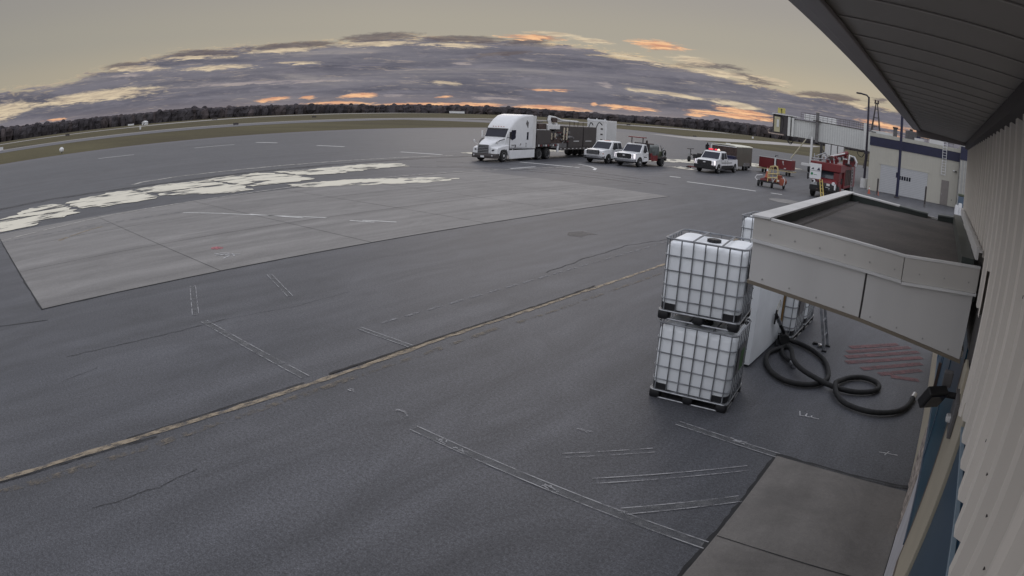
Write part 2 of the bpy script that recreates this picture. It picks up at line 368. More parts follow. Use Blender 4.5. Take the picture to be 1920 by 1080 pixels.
for k, lo_, hi_, am in (('d', 0.14, 0.55, 0.85), ('p', 0.20, 0.65, 0.75), ('c', 0.16, 0.62, 0.92), ('o', 0.14, 0.60, 0.95)):
    here = rng(acc[k], 0.0, 0.10)
    col = mixc(mth('MULTIPLY', mth('MULTIPLY', rng(mth('ADD', acc[k], mth('MULTIPLY', rag, 0.75)), lo_, hi_), here), am), col, mixc(rng(n_str, 0.36, 0.64), COLS2[k], COLS[k]))
em = nd('ShaderNodeEmission'); LK.new(col, em.inputs['Color'])
ou = nd('ShaderNodeOutputMaterial'); LK.new(em.outputs[0], ou.inputs['Surface'])
M_sky.cycles.emission_sampling = 'NONE'
b = MB(); RS = 5200.0; n_ = 64; loops = []
for e_ in (-1.4, 0, 3, 6, 9, 12.5):
    loops.append([(RS*math.cos(R(e_))*math.sin(R(-135 + 190*i/n_)), RS*math.cos(R(e_))*math.cos(R(-135 + 190*i/n_)), 3.9 + RS*math.sin(R(e_))) for i in range(n_+1)])
b.loft(loops, cap=False, closed=False)
struct(b.build('sky', M_sky, smooth=True), 'dusk sky with a purple cloud bank and orange gaps', 'sky')

# one very soft, weak sun: the light of the hidden low sun through the clouds
sd = bpy.data.lights.new('sun', 'SUN'); so = bpy.data.objects.new('sun', sd); COL.objects.link(so)
sd.energy = 0.25; sd.angle = R(24); sd.color = (1.0, 0.9, 0.82)
so.rotation_euler = Vector((math.sin(SUN_AZ)*math.cos(R(14)), math.cos(SUN_AZ)*math.cos(R(14)), math.sin(R(14)))).to_track_quat('Z', 'Y').to_euler()
so.location = (-30, 40, 60)
S.view_settings.view_transform = 'Standard'; S.view_settings.look = 'None'; S.view_settings.exposure = 0; S.view_settings.gamma = 1
S.cycles.max_bounces = 6; S.cycles.transparent_max_bounces = 12

# ------------------------------------------------------------------ ground
M_grass = ground_mat('dormant_grass', (0.098, 0.086, 0.050), (0.074, 0.062, 0.042), (0.130, 0.116, 0.066), speck=0.15, scale=0.03, rough=(0.9, 1.0), streak=(0.3, 1, 1), spec=0.1, fine=3)
M_asph = ground_mat('asphalt', (0.070, 0.072, 0.081), (0.053, 0.056, 0.066), (0.090, 0.091, 0.099), speck=0.55, scale=0.11, rough=(0.46, 0.62), spec=0.34, patch=0.2)
M_asph2 = ground_mat('asphalt_far', (0.105, 0.103, 0.115), (0.088, 0.087, 0.10), (0.125, 0.122, 0.132), speck=0.1, scale=0.05, rough=(0.55, 0.7), spec=0.4, fine=8)
M_slab = ground_mat('apron_concrete', (0.208, 0.200, 0.193), (0.178, 0.172, 0.167), (0.234, 0.225, 0.217), speck=0.15, scale=0.22, rough=(0.6, 0.8), spec=0.35, fine=40)
M_walk = ground_mat('walk_concrete', (0.180, 0.168, 0.156), (0.150, 0.141, 0.132), (0.212, 0.200, 0.186), speck=0.10, scale=0.7, rough=(0.7, 0.85), streak=(1,1,1), spec=0.3, fine=60)
M_rwy = ground_mat('runway_concrete', (0.36, 0.34, 0.32), (0.28, 0.27, 0.26), (0.46, 0.44, 0.42), speck=0.05, scale=0.02, rough=(0.7, 0.9), streak=(1, 0.2, 1), spec=0.3, fine=1)
M_paintw = worn_mat('worn_white_paint', (0.62, 0.62, 0.62), cut=0.44, scale=5, soft=0.08)
M_faint = worn_mat('faded_paint_ghost', (0.145, 0.147, 0.152), cut=0.50, scale=5, soft=0.2)
M_faint2 = worn_mat('faded_paint_outline', (0.36, 0.36, 0.37), cut=0.485, scale=3.0, soft=0.09)
M_yel = worn_mat('worn_yellow_paint', (0.30, 0.245, 0.175), cut=0.45, scale=9, soft=0.12, stretch=(1, .5, 1))
M_yel2 = worn_mat('ghost_yellow_paint', (0.17, 0.145, 0.115), cut=0.56, scale=4, soft=0.1)
M_crack = mat('crack_sealant', (0.012, 0.012, 0.014), rough=0.7, var=0.3)
M_dark = worn_mat('damp_stain', (0.035, 0.035, 0.042), cut=0.5, scale=1.6, soft=0.22, stretch=(1, .4, 1), rough=0.5)

sheet('ground', [(-6000,-3000),(3000,-3000),(3000,6000),(-6000,6000)], -0.10, M_grass, label='dry olive-brown airfield grass', cat='ground')
apron_pts = [(-104,-70),(60,-70),(60,150),(-39,176),(-50,173),(-71,184.5),(-84,193.5),(-104,207)]
sheet('apron', apron_pts, 0.0, M_asph, label='dark grey asphalt airport apron', cat='apron')
sheet('apron_edge_strip', [(-112,-70),(-104.0,-70),(-104.0,207),(-112,214)], -0.02, M_asph2, label='paler shoulder along the far edge of the apron', cat='pavement')
sheet('concrete_slab', [(-28.6,2.05),(-14.95,2.05),(-14.95,32.45),(-28.6,32.45)], 0.012, M_slab, label='large pale concrete parking slab in the asphalt apron', cat='concrete slab')
b = MB(); b.prof([(-1.48,-12),(0.42,-12),(0.42,7.5),(-1.48,7.5)], 'z', -0.05, 0.02)
struct(b.build('walkway', M_walk, bevel=0.008), 'concrete walkway slab at the foot of the corrugated building', 'walkway')
# taxiway, runway and the strips beyond
def band(name, pts, z, m, label, cat): sheet(name, pts, z, m, label=label, cat=cat)
band('taxiway', [(-262,-200),(-214,-200),(-210,150),(-224,200),(-245,260),(-262,420),(-330,1000),(-352,1000),(-290,420),(-262,200)], -0.05, M_asph2, 'grey taxiway running across the grass', 'taxiway')
band('taxiway_edge', [(-272,-200),(-262.5,-200),(-262.5,200),(-290.5,420),(-352.5,1000),(-372,1000),(-304,420),(-272,200)], -0.045, M_rwy, 'pale concrete edge of the taxiway', 'taxiway')
band('runway', [(-640,-400),(-560,-400),(-620,200),(-760,420),(-1050,1100),(-1180,1100),(-880,420),(-700,200)], -0.04, M_rwy, 'pale runway in front of the tree line', 'runway')
band('connector', [(-250,258),(-222,200),(-112,196),(-104,206),(-104,238),(-140,262)], -0.055, M_asph2, 'grey taxiway connector beyond the apron', 'taxiway')
band('service_road', [(-110,190),(-101.5,233),(-136,464),(-187,844),(-172,844),(-109,494),(-90,310),(-77,178)], -0.035, M_rwy, 'pale service road beyond the apron on the right', 'road')
band('far_road', [(-262,480),(-270,478),(-345,744),(-420,1100),(-395,1100),(-300,744)], -0.03, M_rwy, 'distant white strip of pavement on the right', 'road')

# slab joints, cracks
b = MB()
for a, c in (((-28.6,7.16),(-14.95,7.16)),((-28.6,12.3),(-14.95,12.3)),((-28.6,17.5),(-14.95,17.5)),((-28.6,22.6),(-14.95,22.6)),((-28.6,27.6),(-14.95,27.6)),((-19.7,2.05),(-19.7,32.45)),((-24.2,2.05),(-24.2,32.45))):
    strip_mesh(b, a, c, 0.018, 0.016)
struct(b.build('slab_joints', M_crack), 'thin dark joints across the concrete slab', 'joint')
b = MB()
ragged(b, [(-14.93,2.0),(-14.93,32.5)], 0.05, 0.006, 0.02, 0.4, 3); ragged(b, [(-28,2.02),(-14.9,2.02)], 0.05, 0.006, 0.02, 0.4, 4)
ragged(b, [(-1.5,7.53),(-0.2,7.55),(0.42,7.62)], 0.045, 0.024, 0.012, 0.12, 5); ragged(b, [(-1.50,7.5),(-1.51,4.9),(-1.49,0)], 0.05, 0.007, 0.012, 0.12, 6)
ragged(b, [(-1.47,5.41),(0.0,5.43),(0.42,5.45)], 0.016, 0.025, 0.003, 0.3, 7)
ragged(b, [(-14.5,0.5),(-14.2,1.2),(-13.97,2.01)], 0.03, 0.006, 0.015, 0.2, 8)
ragged(b, [(-11.34,1.9),(-11.26,2.9),(-11.2,4.26),(-11.24,5.4)], 0.014, 0.006, 0.022, 0.12, 9); ragged(b, [(-11.24,5.4),(-11.0,7.0),(-11.1,8.5)], 0.008, 0.006, 0.02, 0.12, 16)
ragged(b, [(-6.3,0.9),(-6.25,1.3),(-6.29,1.6),(-6.26,1.83),(-6.33,2.1),(-6.36,2.41)], 0.008, 0.006, 0.010, 0.06, 10)
ragged(b, [(-9.25,13.2),(-9.5,15.5),(-9.62,18.16),(-9.2,20.5)], 0.025, 0.006, 0.04, 0.25, 11)
ragged(b, [(-7.50,-1),(-7.49,1.5),(-7.44,2.3)], 0.025, 0.014, 0.008, 0.15, 12)
ragged(b, [(-7.62,1.9),(-7.64,4.5),(-7.62,4.9)], 0.022, 0.014, 0.006, 0.15, 13)
ragged(b, [(-7.66,5.4),(-7.69,8.5),(-7.66,11.4),(-7.7,13.0)], 0.05, 0.014, 0.012, 0.15, 14)
ragged(b, [(-10.2,1.5),(-10.4,2.3)], 0.008, 0.006, 0.01, 0.1, 15)
struct(b.build('pavement_cracks', M_crack), 'dark ragged cracks in the asphalt', 'crack')
# yellow taxi line with a ghost of an older one
b = MB(); ragged(b, [(-7.56,-4),(-7.56,2),(-7.53,4),(-7.57,6.5),(-7.62,8),(-7.60,11),(-7.6,13),(-7.58,17),(-7.6,24)], 0.105, 0.008, 0.012, 0.25, 21)
struct(b.build('taxi_line', M_yel), 'worn yellow taxi line across the asphalt', 'line')
b = MB(); ragged(b, [(-7.22,-4),(-7.25,2),(-7.3,5),(-7.3,9)], 0.12, 0.007, 0.02, 0.3, 22); ragged(b, [(-7.24,9.5),(-7.2,12),(-7.15,16),(-7.2,20)], 0.1, 0.007, 0.02, 0.3, 23)
struct(b.build('faded_taxi_line', M_yel2), 'faded ghost of an older yellow line beside the taxi line', 'line')
# old white stand lines: filled ghost plus two crisp edges
bf = MB(); be = MB()
def ghost(p, q, wd, z=0.006, fill=True):
    p = Vector(p); q = Vector(q); d = (q-p).normalized(); n = Vector((-d.y, d.x))
    if fill: strip_mesh(bf, p, q, wd, z)
    for s in (-1, 1): strip_mesh(be, p+n*s*wd/2, q+n*s*wd/2, 0.017, z+0.004)
ghost((-5.5,5.14),(-1.5,5.21), 0.13); ghost((-11.4,5.0),(-7.8,5.05), 0.14); ghost((-14.1,5.95),(-11.9,5.03), 0.14)
ghost((-2.52,5.26),(-1.53,6.26), 0.12); ghost((-3.1,5.6),(-1.7,7.0), 0.11, fill=False); ghost((-3.7,5.87),(-2.9,6.7), 0.10, fill=False)
ghost((-3.0,7.6),(-1.46,7.53), 0.12); ghost((-13.7,7.95),(-11.7,7.3), 0.12); ghost((-9.05,7.12),(-7.7,7.17), 0.11)
for px_, py_ in ((-5.0,5.16),(-3.4,5.18),(-2.52,5.24),(-4.72,5.12),(-5.95,5.35),(-3.9,6.6),(-6.9,5.3),(-2.1,7.6)):
    for k in range(5): strip_mesh(be, (px_+random.uniform(-.12,.12), py_+random.uniform(-.05,.05)), (px_+random.uniform(-.12,.12)+.05, py_+random.uniform(-.05,.05)), 0.02, 0.011+0.0004*k)
struct(bf.build('faded_markings', M_faint), 'faded grey ghosts of removed stand lines', 'line')
struct(be.build('faded_marking_outlines', M_faint2), 'thin chalky outlines of removed stand lines', 'line')
b = MB()
for k in range(24):
    y = 7.6 + k*0.62; strip_mesh(b, (-8.98 - 0.004*k, y), (-9.0 - 0.004*k, y + 0.42), 0.07, 0.007)
for k in range(13):
    y = 1.95 + k*0.68; strip_mesh(b, (-26.15 + 0.03*k, y), (-26.1 + 0.03*k, y + 0.40), 0.12, 0.018)
for k in range(14):
    y = 32.0 + k*0.66; 
struct(b.build('dashed_line', worn_mat('dash_paint', (0.21,0.21,0.22), cut=0.47, scale=3.5, soft=0.16)), 'faint dashed white line', 'line')
M_whitep = worn_mat('white_marking', (0.70, 0.70, 0.68), cut=0.36, scale=6, soft=0.1)
b = MB()
for a, c, wd in (((-80.4,20.7),(-79.2,25.5),0.45),((-79.3,34.5),(-79.0,40.5),0.45),((-80.1,44.6),(-74.5,44.8),0.5),((-62.9,43.3),(-58.1,43.7),0.45),((-46.5,41.7),(-41.4,42.05),0.40),((-32.5,41.9),(-27.3,42.6),0.36),((-28.9,36.2),(-29.1,39.4),0.2),((-18.3,42.6),(-13.4,43.55),0.34),((-20.8,45.05),(-20.0,45.25),0.4),((-29.4,45.7),(-27.8,44.9),0.22),((-27.8,44.9),(-26.4,43.5),0.22),((-26.4,43.5),(-25.7,42.1),0.22),((-12.4,44.0),(-11.6,44.2),0.3)):
    strip_mesh(b, a, c, wd, 0.012)
for a, c in (((-25.5,10.5),(-23.7,11.64)),((-23.7,11.6),(-21.8,12.6)),((-21.8,12.6),(-19.6,13.95)),((-22.6,12.3),(-20.2,13.3)),((-18.2,14.55),(-17.1,15.2)),((-18.5,14.2),(-17.6,14.6))):
    strip_mesh(b, a, c, 0.09, 0.02)
struct(b.build('white_markings', M_whitep), 'scattered white stand marking dashes on the apron', 'line')
b = MB(); ragged(b, [(-24.4,4.87),(-25.0,5.8),(-25.35,6.6)], 0.14, 0.020, 0.03, 0.15, 31); ragged(b, [(-23.9,4.3),(-24.3,4.75)], 0.2, 0.020, 0.03, 0.15, 32)
struct(b.build('yellow_dashes', M_yel), 'short worn yellow dashes on the concrete slab', 'line')
M_pink = worn_mat('pink_spray_paint', (0.42, 0.13, 0.15), cut=0.44, scale=5, soft=0.14)
b = MB(); b.add([(-17.61+0.22*math.cos(a*PI/6), 8.36+0.2*math.sin(a*PI/6), 0.02) for a in range(12)], [tuple(range(12))])
struct(b.build('pink_spot', M_pink), 'round pink spray spot on the concrete slab', 'mark')
b = MB()
for p, q in (((-16.95,7.95),(-16.35,8.15)),((-16.7,7.85),(-16.3,8.5)),((-16.35,8.15),(-16.15,7.85)),((-16.55,8.35),(-16.2,8.25)),((-16.9,8.1),(-16.6,8.3))): strip_mesh(b, p, q, 0.045, 0.021)
for p, q in (((-1.60,9.12),(-1.55,8.95)),((-1.55,8.97),(-1.25,9.02)),((-1.47,8.97),(-1.47,9.1)),((-1.38,8.99),(-1.38,9.07))): strip_mesh(b, p, q, 0.022, 0.006)
for p, q in (((-0.15,8.45),(0.15,8.5)),((-0.05,8.4),(0.0,8.55))): strip_mesh(b, p, q, 0.016, 0.006)
struct(b.build('survey_marks', mat('white_spray', (0.55,0.55,0.56), rough=0.8, var=0.3, scale=20)), 'small white sprayed survey marks', 'mark')
M_red = worn_mat('worn_red_hatching', (0.155, 0.066, 0.070), cut=0.42, scale=3.2, soft=0.22)
b = MB()
for p, q in (((-1.45,12.9),(-0.45,13.95)),((-1.45,12.55),(-0.15,13.95)),((-1.42,12.22),(0.08,13.75)),((-1.36,11.9),(0.18,13.4)),((-1.0,11.76),(0.2,12.98)),((-0.62,11.7),(0.22,12.55)),((-0.38,11.74),(0.21,11.9))):
    strip_mesh(b, p, q, 0.17, 0.008)
struct(b.build('red_hatching', M_red), 'faded red diagonal hatching painted beside the building', 'marking')
b = MB(); b.cyl((-10.05,39.9,0),(-10.05,39.9,0.02),1.25,24)
struct(b.build('manhole_cover', M_slab), 'round pale concrete collar of a manhole on the asphalt', 'manhole cover')
b = MB()
ragged(b, [(-39.4,-10),(-38.9,3.02),(-39.4,6.9),(-38.8,12.4),(-38.9,20),(-39.2,34),(-38.5,50)], 0.9, 0.006, 0.15, 0.8, 41)
b.add([(x, y, 0.005) for x, y in ((-11.4,18.6),(-11.2,18.9),(-11.9,19),(-12.1,18.4),(-11.8,17.9),(-11.3,18))], [(0,1,2,3,4,5)])
struct(b.build('damp_stains', M_dark), 'dark damp stains along the drain line of the apron', 'stain')
b = MB(); ragged(b, [(-26.6,2.0),(-28.1,7.6),(-28.65,13.5),(-29.3,20.5),(-28.95,31.5),(-27.5,45)], 0.13, 0.022, 0.03, 0.5, 42)
ragged(b, [(-40.6,12.9),(-41.4,14.0),(-42.0,17.0),(-41.8,24),(-41.2,34),(-40,42)], 0.34, 0.016, 0.09, 0.6, 43)
M_silt = worn_mat('dried_salt', (0.5, 0.48, 0.44), cut=0.42, scale=2.2, soft=0.12)
struct(b.build('salt_lines', M_silt), 'pale dried salt lines beside the snow patches', 'stain')

b = MB(); rt_ = random.Random(9)
M_tyre = worn_mat('tyre_rubber_marks', (0.040, 0.040, 0.046), cut=0.56, scale=1.1, soft=0.25, stretch=(1, .5, 1), rough=0.5)
for P, w_ in (([(-33.6,31),(-30,34.5),(-25,36.5),(-19,37)],.5), ([(-33,33),(-29.5,36.2),(-24.5,38),(-18,38.6)],.35), ([(-36,36),(-31.5,39),(-27,40.4),(-20,40)],.4)):
    ragged(b, smooth_path2(P), w_, 0.0045, 0.03, 0.5, rt_.randint(1, 999))
struct(b.build('tyre_marks', M_tyre), 'dark tyre marks on the asphalt before the semi', 'stain')

# leftover snow and ice, melting along the drain
M_snow = bpy.data.materials.new('dirty_snow'); M_snow.use_nodes = True
_n = M_snow.node_tree.nodes; _l = M_snow.node_tree.links; _b = _n['Principled BSDF']; _b.inputs['Roughness'].default_value = 0.75
_t = _n.new('ShaderNodeTexCoord'); _mp = _n.new('ShaderNodeMapping'); _mp.inputs['Scale'].default_value = (1.0, 0.36, 1); _mp.inputs['Rotation'].default_value = (0, 0, R(6)); _l.new(_t.outputs['Object'], _mp.inputs[0])
_o = _n.new('ShaderNodeTexNoise'); _o.inputs['Scale'].default_value = 1.15; _o.inputs['Detail'].default_value = 9; _o.inputs['Roughness'].default_value = 0.62; _o.inputs['Distortion'].default_value = 0.5; _l.new(_mp.outputs[0], _o.inputs['Vector'])
_r = _n.new('ShaderNodeValToRGB'); _r.color_ramp.elements[0].position = 0.43; _r.color_ramp.elements[0].color = (0.40, 0.38, 0.33, 1); _r.color_ramp.elements[1].position = 0.50; _r.color_ramp.elements[1].color = (0.74, 0.70, 0.58, 1)
_l.new(_o.outputs['Fac'], _r.inputs['Fac']); _l.new(_r.outputs['Color'], _b.inputs['Base Color'])
_m = _n.new('ShaderNodeMapRange'); _m.inputs['From Min'].default_value = 0.40; _m.inputs['From Max'].default_value = 0.46; _m.inputs['To Max'].default_value = 0.96; _l.new(_o.outputs['Fac'], _m.inputs['Value']); _l.new(_m.outputs[0], _b.inputs['Alpha'])
snow = [
 [(-33.05,2.0),(-34.47,3.6),(-36.4,4.7),(-36.6,5.6),(-36.5,6.6),(-34.9,6.75),(-33.0,6.9),(-31.03,6.75),(-30.31,5.83),(-30.54,4.55),(-28.9,3.82),(-28.88,2.18),(-29.5,0.6),(-31.5,0.2)],
 [(-36.0,7.2),(-37.0,8.6),(-37.7,10.6),(-37.5,11.85),(-34.5,11.9),(-31.93,11.7),(-31.2,10.2),(-31.6,8.3),(-32.6,7.15),(-34.5,7.0)],
 [(-37.5,12.1),(-37.8,14.7),(-37.2,16.9),(-34.8,16.9),(-31.6,17.0),(-29.9,16.4),(-29.6,15.2),(-31.0,13.4),(-32.38,12.1),(-35,12.05)],
 [(-37.67,17.1),(-38.13,21.25),(-36.8,21.9),(-34,22),(-31.6,21.8),(-30.9,19.9),(-31.2,17.15),(-34,17.1)],
 [(-37.6,22.3),(-37.0,25.4),(-37.4,27.9),(-37.5,30.9),(-36,32.5),(-34.06,31.27),(-34.05,28.11),(-33.0,25.0),(-33.41,23.0),(-34.6,22.3)],
 [(-30.3,18.8),(-29.95,22.28),(-28.75,24.38),(-27.63,26.87),(-26.2,28.0),(-25.5,26.65),(-25.5,24.69),(-27.0,21.6),(-27.7,20.0),(-28.6,18.6)],
 [(-42.5,45.5),(-39.5,45.2),(-37.3,49.3),(-38.2,53.0),(-40.5,54.5),(-42.0,50.0)],
 [(-43.5,57.0),(-41.0,56.6),(-40.3,59.5),(-42.5,61)],
 [(-25.8,55.2),(-24.3,54.6),(-22.9,54.9),(-23.6,56.4),(-25.2,57.2)],
 [(-33,60),(-30,58.5),(-24,75),(-20,88),(-24,92),(-28,80)],
]
b = MB(); rnd = random.Random(5)
for k, P in enumerate(snow):
    Q = []
    for i in range(len(P)):
        a = Vector(P[i]); c = Vector(P[(i+1) % len(P)]); m_ = max(2, int((c-a).length/0.35)); d = (c-a).normalized(); nn = Vector((-d.y, d.x))
        for j in range(m_):
            Q.append(a.lerp(c, j/m_) + nn*rnd.uniform(-0.28, 0.22))
    b.add([(q.x, q.y, 0.026) for q in Q], [tuple(range(len(Q)))])
tag(b.build('melting_snow', M_snow), 'dirty melting snow patches on the apron', 'snow', None, 'stuff')

# far woods: thousands of small bare crowns, one mass
TL = [(-130,32),(-100,34),(-85.3,34.8),(-82.1,29.0),(-78.9,27.7),(-75.8,28.6),(-72.8,27.0),(-71.0,26.6),(-69.3,29.0),(-66.8,29.1),(-63.9,25.5),(-61.2,25.5),(-58.1,24.5),(-55.3,22.9),(-50.4,19.1),(-46.9,19.3),(-43.5,19.6),(-38.7,20.1),(-34.1,17.7),(-31.8,16.8),(-29.5,17.7),(-27.2,19.1),(-24.9,22.4),(-22.1,25.1),(-19.7,27.4),(-15.9,28.5),(-12.6,32.1),(-8.6,36.4),(0,40),(30,40)]
def tlh(a):
    for i in range(len(TL)-1):
        if TL[i][0] <= a <= TL[i+1][0]:
            t = (a-TL[i][0])/(TL[i+1][0]-TL[i][0]); return TL[i][1]*(1-t)+TL[i+1][1]*t
    return 25
b = MB(); rnd = random.Random(11)
a = -128.0
while a < 28:
    for row in range(3):
        D = 1500 + row*35 + rnd.uniform(-14, 14)
        hh = tlh(a) * (0.88 + 0.04*row + rnd.uniform(-0.06, 0.06))
        if rnd.random() < 0.04: hh *= 1.16
        x = D*math.sin(R(a + rnd.uniform(-.1, .1))); y = D*math.cos(R(a)); wd = rnd.uniform(7, 14)
        loops = []
        for z, f in ((-1, 0.8), (hh*0.35, 1.0), (hh*0.7, 0.85), (hh*0.9, 0.65), (hh, 0.25)):
            ph = rnd.uniform(0, 1)
            loops.append([(x + wd*f*math.cos(2*PI*k/6+ph)*rnd.uniform(.75, 1.2), y + wd*f*math.sin(2*PI*k/6+ph)*rnd.uniform(.75, 1.2), z) for k in range(6)])
        b.loft(loops, rnd.choice((0, 0, 1)))
    a += 0.20
M_w1 = mat('woods_dark', (0.085, 0.078, 0.085), rough=1, var=0.3, scale=0.05, spec=0)  # distance haze is mixed into both woods colours
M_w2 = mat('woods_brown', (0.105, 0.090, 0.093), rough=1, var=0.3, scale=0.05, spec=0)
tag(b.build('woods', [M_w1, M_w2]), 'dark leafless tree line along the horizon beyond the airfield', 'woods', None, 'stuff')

# ------------------------------------------------------------------ shared object materials
M_siding = mat('greige_siding', (0.68, 0.64, 0.59), rough=0.5, var=0.06, scale=4.0, streak=(1,1,0.12), spec=0.35)
M_panel = mat('grey_panel', (0.61, 0.60, 0.59), rough=0.5, var=0.05, scale=2.5, streak=(1,1,0.15), spec=0.35)
M_band = mat('fascia_grey', (0.60, 0.58, 0.55), rough=0.5, var=0.05, scale=3, streak=(1,1,0.2), spec=0.35)
M_coping = mat('white_coping', (0.68, 0.68, 0.68), rough=0.4, var=0.08, scale=3)
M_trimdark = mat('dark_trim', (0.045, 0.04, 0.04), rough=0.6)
M_roof = mat('roof_membrane', (0.105, 0.092, 0.084), rough=0.85, var=0.25, scale=2.2, col2=(0.055, 0.050, 0.048), bump=0.2, bscale=30)
M_flash = mat('dark_green_flashing', (0.045, 0.058, 0.054), rough=0.5, var=0.25)
M_soffit = mat('soffit_metal', (0.33, 0.31, 0.29), rough=0.5, metal=0.1, var=0.06, scale=1.0)
M_fascia = mat('fascia_metal', (0.26, 0.24, 0.25), rough=0.45, metal=0.2)
M_teal = mat('teal_glass', (0.006, 0.065, 0.115), rough=0.3, spec=0.15, var=0.1, scale=1.5)
M_navyg = mat('navy_glass', (0.022, 0.060, 0.105), rough=0.3, spec=0.15, var=0.1, scale=1.5)
M_blueflash = mat('blue_grey_flashing', (0.085, 0.125, 0.18), rough=0.4)
M_bluelt = mat('light_blue_trim', (0.22, 0.29, 0.35), rough=0.4)
M_beige = mat('beige_trim', (0.42, 0.38, 0.30), rough=0.55, var=0.06, scale=2)
M_lav = mat('pale_sill_metal', (0.52, 0.52, 0.56), rough=0.5, var=0.08)
M_stone = mat('spalled_masonry', (0.40, 0.35, 0.32), rough=0.9, var=0.35, scale=14, bump=0.8, bscale=25)
M_brown = mat('brown_jamb', (0.14, 0.11, 0.085), rough=0.6)
M_black = mat('black_plastic', (0.012, 0.012, 0.015), rough=0.5, var=0.3)
M_rubber = mat('black_rubber', (0.014, 0.014, 0.015), rough=0.75, var=0.3, scale=12)
M_galv = mat('galvanised_steel', (0.42, 0.43, 0.45), rough=0.38, metal=0.7, var=0.2, scale=10)
M_galvd = mat('cage_steel', (0.27, 0.28, 0.30), rough=0.42, metal=0.25, var=0.25, scale=9)
M_hdpe = mat('white_polyethylene', (0.86, 0.89, 0.92), rough=0.42, var=0.04, scale=2.5, spec=0.4)
M_white = mat('white_paint', (0.74, 0.75, 0.77), rough=0.28, var=0.03, spec=0.5)
M_white2 = mat('white_paint_aged', (0.66, 0.66, 0.66), rough=0.45, var=0.03, scale=1)
M_silver = mat('chrome', (0.62, 0.62, 0.64), rough=0.18, metal=0.9)
M_rim = mat('alloy_rim', (0.66, 0.66, 0.68), rough=0.35, metal=0.3)
M_wind = mat('vehicle_glass', (0.018, 0.020, 0.034), rough=0.12, spec=0.35, var=0.1)
M_lamp = mat('headlight_lens', (0.75, 0.75, 0.78), rough=0.1, spec=0.8)
M_lampon = mat('headlight_lit', (0.9, 0.85, 0.9), rough=0.2, emit=(1, 0.88, 0.95), estr=1.1)
M_amber = mat('amber_lens', (0.55, 0.18, 0.10), rough=0.2)
M_redlamp = mat('red_beacon_lit', (0.6, 0.03, 0.05), rough=0.2, emit=(1, 0.05, 0.10), estr=0.7)
M_whitelamp = mat('white_beacon_lit', (0.9, 0.6, 0.5), rough=0.2, emit=(1, 0.75, 0.6), estr=1.0)
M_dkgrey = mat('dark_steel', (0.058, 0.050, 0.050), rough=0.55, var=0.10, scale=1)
M_dkbrown = mat('rusty_dark_steel', (0.075, 0.048, 0.042), rough=0.7, var=0.3, scale=4)
M_midgrey = mat('mid_grey_steel', (0.14, 0.135, 0.14), rough=0.5, var=0.15)
M_redp = mat('dark_red_paint', (0.16, 0.018, 0.022), rough=0.4, var=0.06, scale=1)
M_redb = mat('red_paint', (0.17, 0.018, 0.022), rough=0.35, var=0.05, scale=1)
M_yelp = mat('yellow_paint', (0.60, 0.46, 0.14), rough=0.45, var=0.12)
M_orange = mat('orange_paint', (0.34, 0.085, 0.045), rough=0.5, var=0.25)
M_cone = mat('cone_orange', (0.48, 0.12, 0.07), rough=0.5)
M_wood = mat('plywood', (0.33, 0.20, 0.075), rough=0.7, var=0.2, scale=6, streak=(1,1,.2))
M_navy = mat('navy_paint', (0.012, 0.014, 0.052), rough=0.4, var=0.1)
M_pole = mat('dark_pole', (0.018, 0.014, 0.030), rough=0.4)
M_annex = mat('annex_siding', (0.50, 0.485, 0.43), rough=0.6, var=0.02, scale=1.5, streak=(1,1,0.2))
M_door = mat('roller_door', (0.50, 0.51, 0.53), rough=0.5, var=0.015)
M_jet = mat('jetway_grey', (0.62, 0.63, 0.62), rough=0.5, var=0.02)
M_green = mat('olive_green', (0.10, 0.115, 0.075), rough=0.6, var=0.3, scale=5)
M_tarp = mat('grey_green_tank', (0.115, 0.135, 0.135), rough=0.45, var=0.3, scale=2.5)

# ------------------------------------------------------------------ near building
bd = thing('terminal_building', 'greige corrugated metal terminal wall with a dark overhanging soffit along the right edge', 'building', (0.34, 2.7, 0))
OX, OY = 0.34, 2.7
def L3(bb): return bb.warp(lambda x, y, z: (x-OX, y-OY, z))
XC, XT, PER = 0.337, 0.374, 0.262
# corrugated siding, ribs as a real trapezoid profile
def corr(y0, y1, z0, z1, ph=0.0):
    pts = []; y = y0; k = math.floor((y0-ph)/PER)
    while True:
        a = ph + k*PER
        for dy, xx in ((0, XT), (0.028, XC), (0.105, XC), (0.133, XT), (0.188, XT), (0.192, XT-0.012), (0.206, XT-0.012), (0.210, XT)):
            if y0 <= a+dy <= y1: pts.append((xx, a+dy))
        k += 1
        if a > y1: break
    bb = MB()
    n = len(pts)
    lo = [(x_, y_, z0) for x_, y_ in pts]; hi = [(x_, y_, z1) for x_, y_ in pts]
    lo2 = [(x_+0.003, y_, z0) for x_, y_ in pts]
    bb.loft([hi, lo, lo2], cap=False, closed=False)
    return bb
bb = corr(-4.0, 3.3, 2.80, 4.205, 0.04)
b2 = corr(3.3, 8.40, 3.42, 4.205, 0.04); bb.add(b2.v, b2.f)
b2 = corr(3.05, 3.45, 2.72, 3.42, 0.04); bb.add([(v[0]-0.001, v[1], v[2]) for v in b2.v], b2.f)
b2 = corr(3.45, 3.97, 3.17, 3.42, 0.04); bb.add(b2.v, b2.f)
L3(bb).build('siding', M_siding, bd)
bb = MB(); bb.box(0.378, 0.60, -4, 8.38, 2.82, 4.6)
L3(bb).build('wall_core', M_siding, bd)
bb = MB()
for k in range(60):
    y = 0.1 + (k % 30)*0.262 + 0.212; z = 3.55 if k < 30 else 3.05
    if y < 8.2 and (z > 3.45 or y < 3.2): bb.cyl((XT-0.004, y, z), (XT-0.012, y, z), 0.006, 6)
L3(bb).each('fastener', M_trimdark, bd)
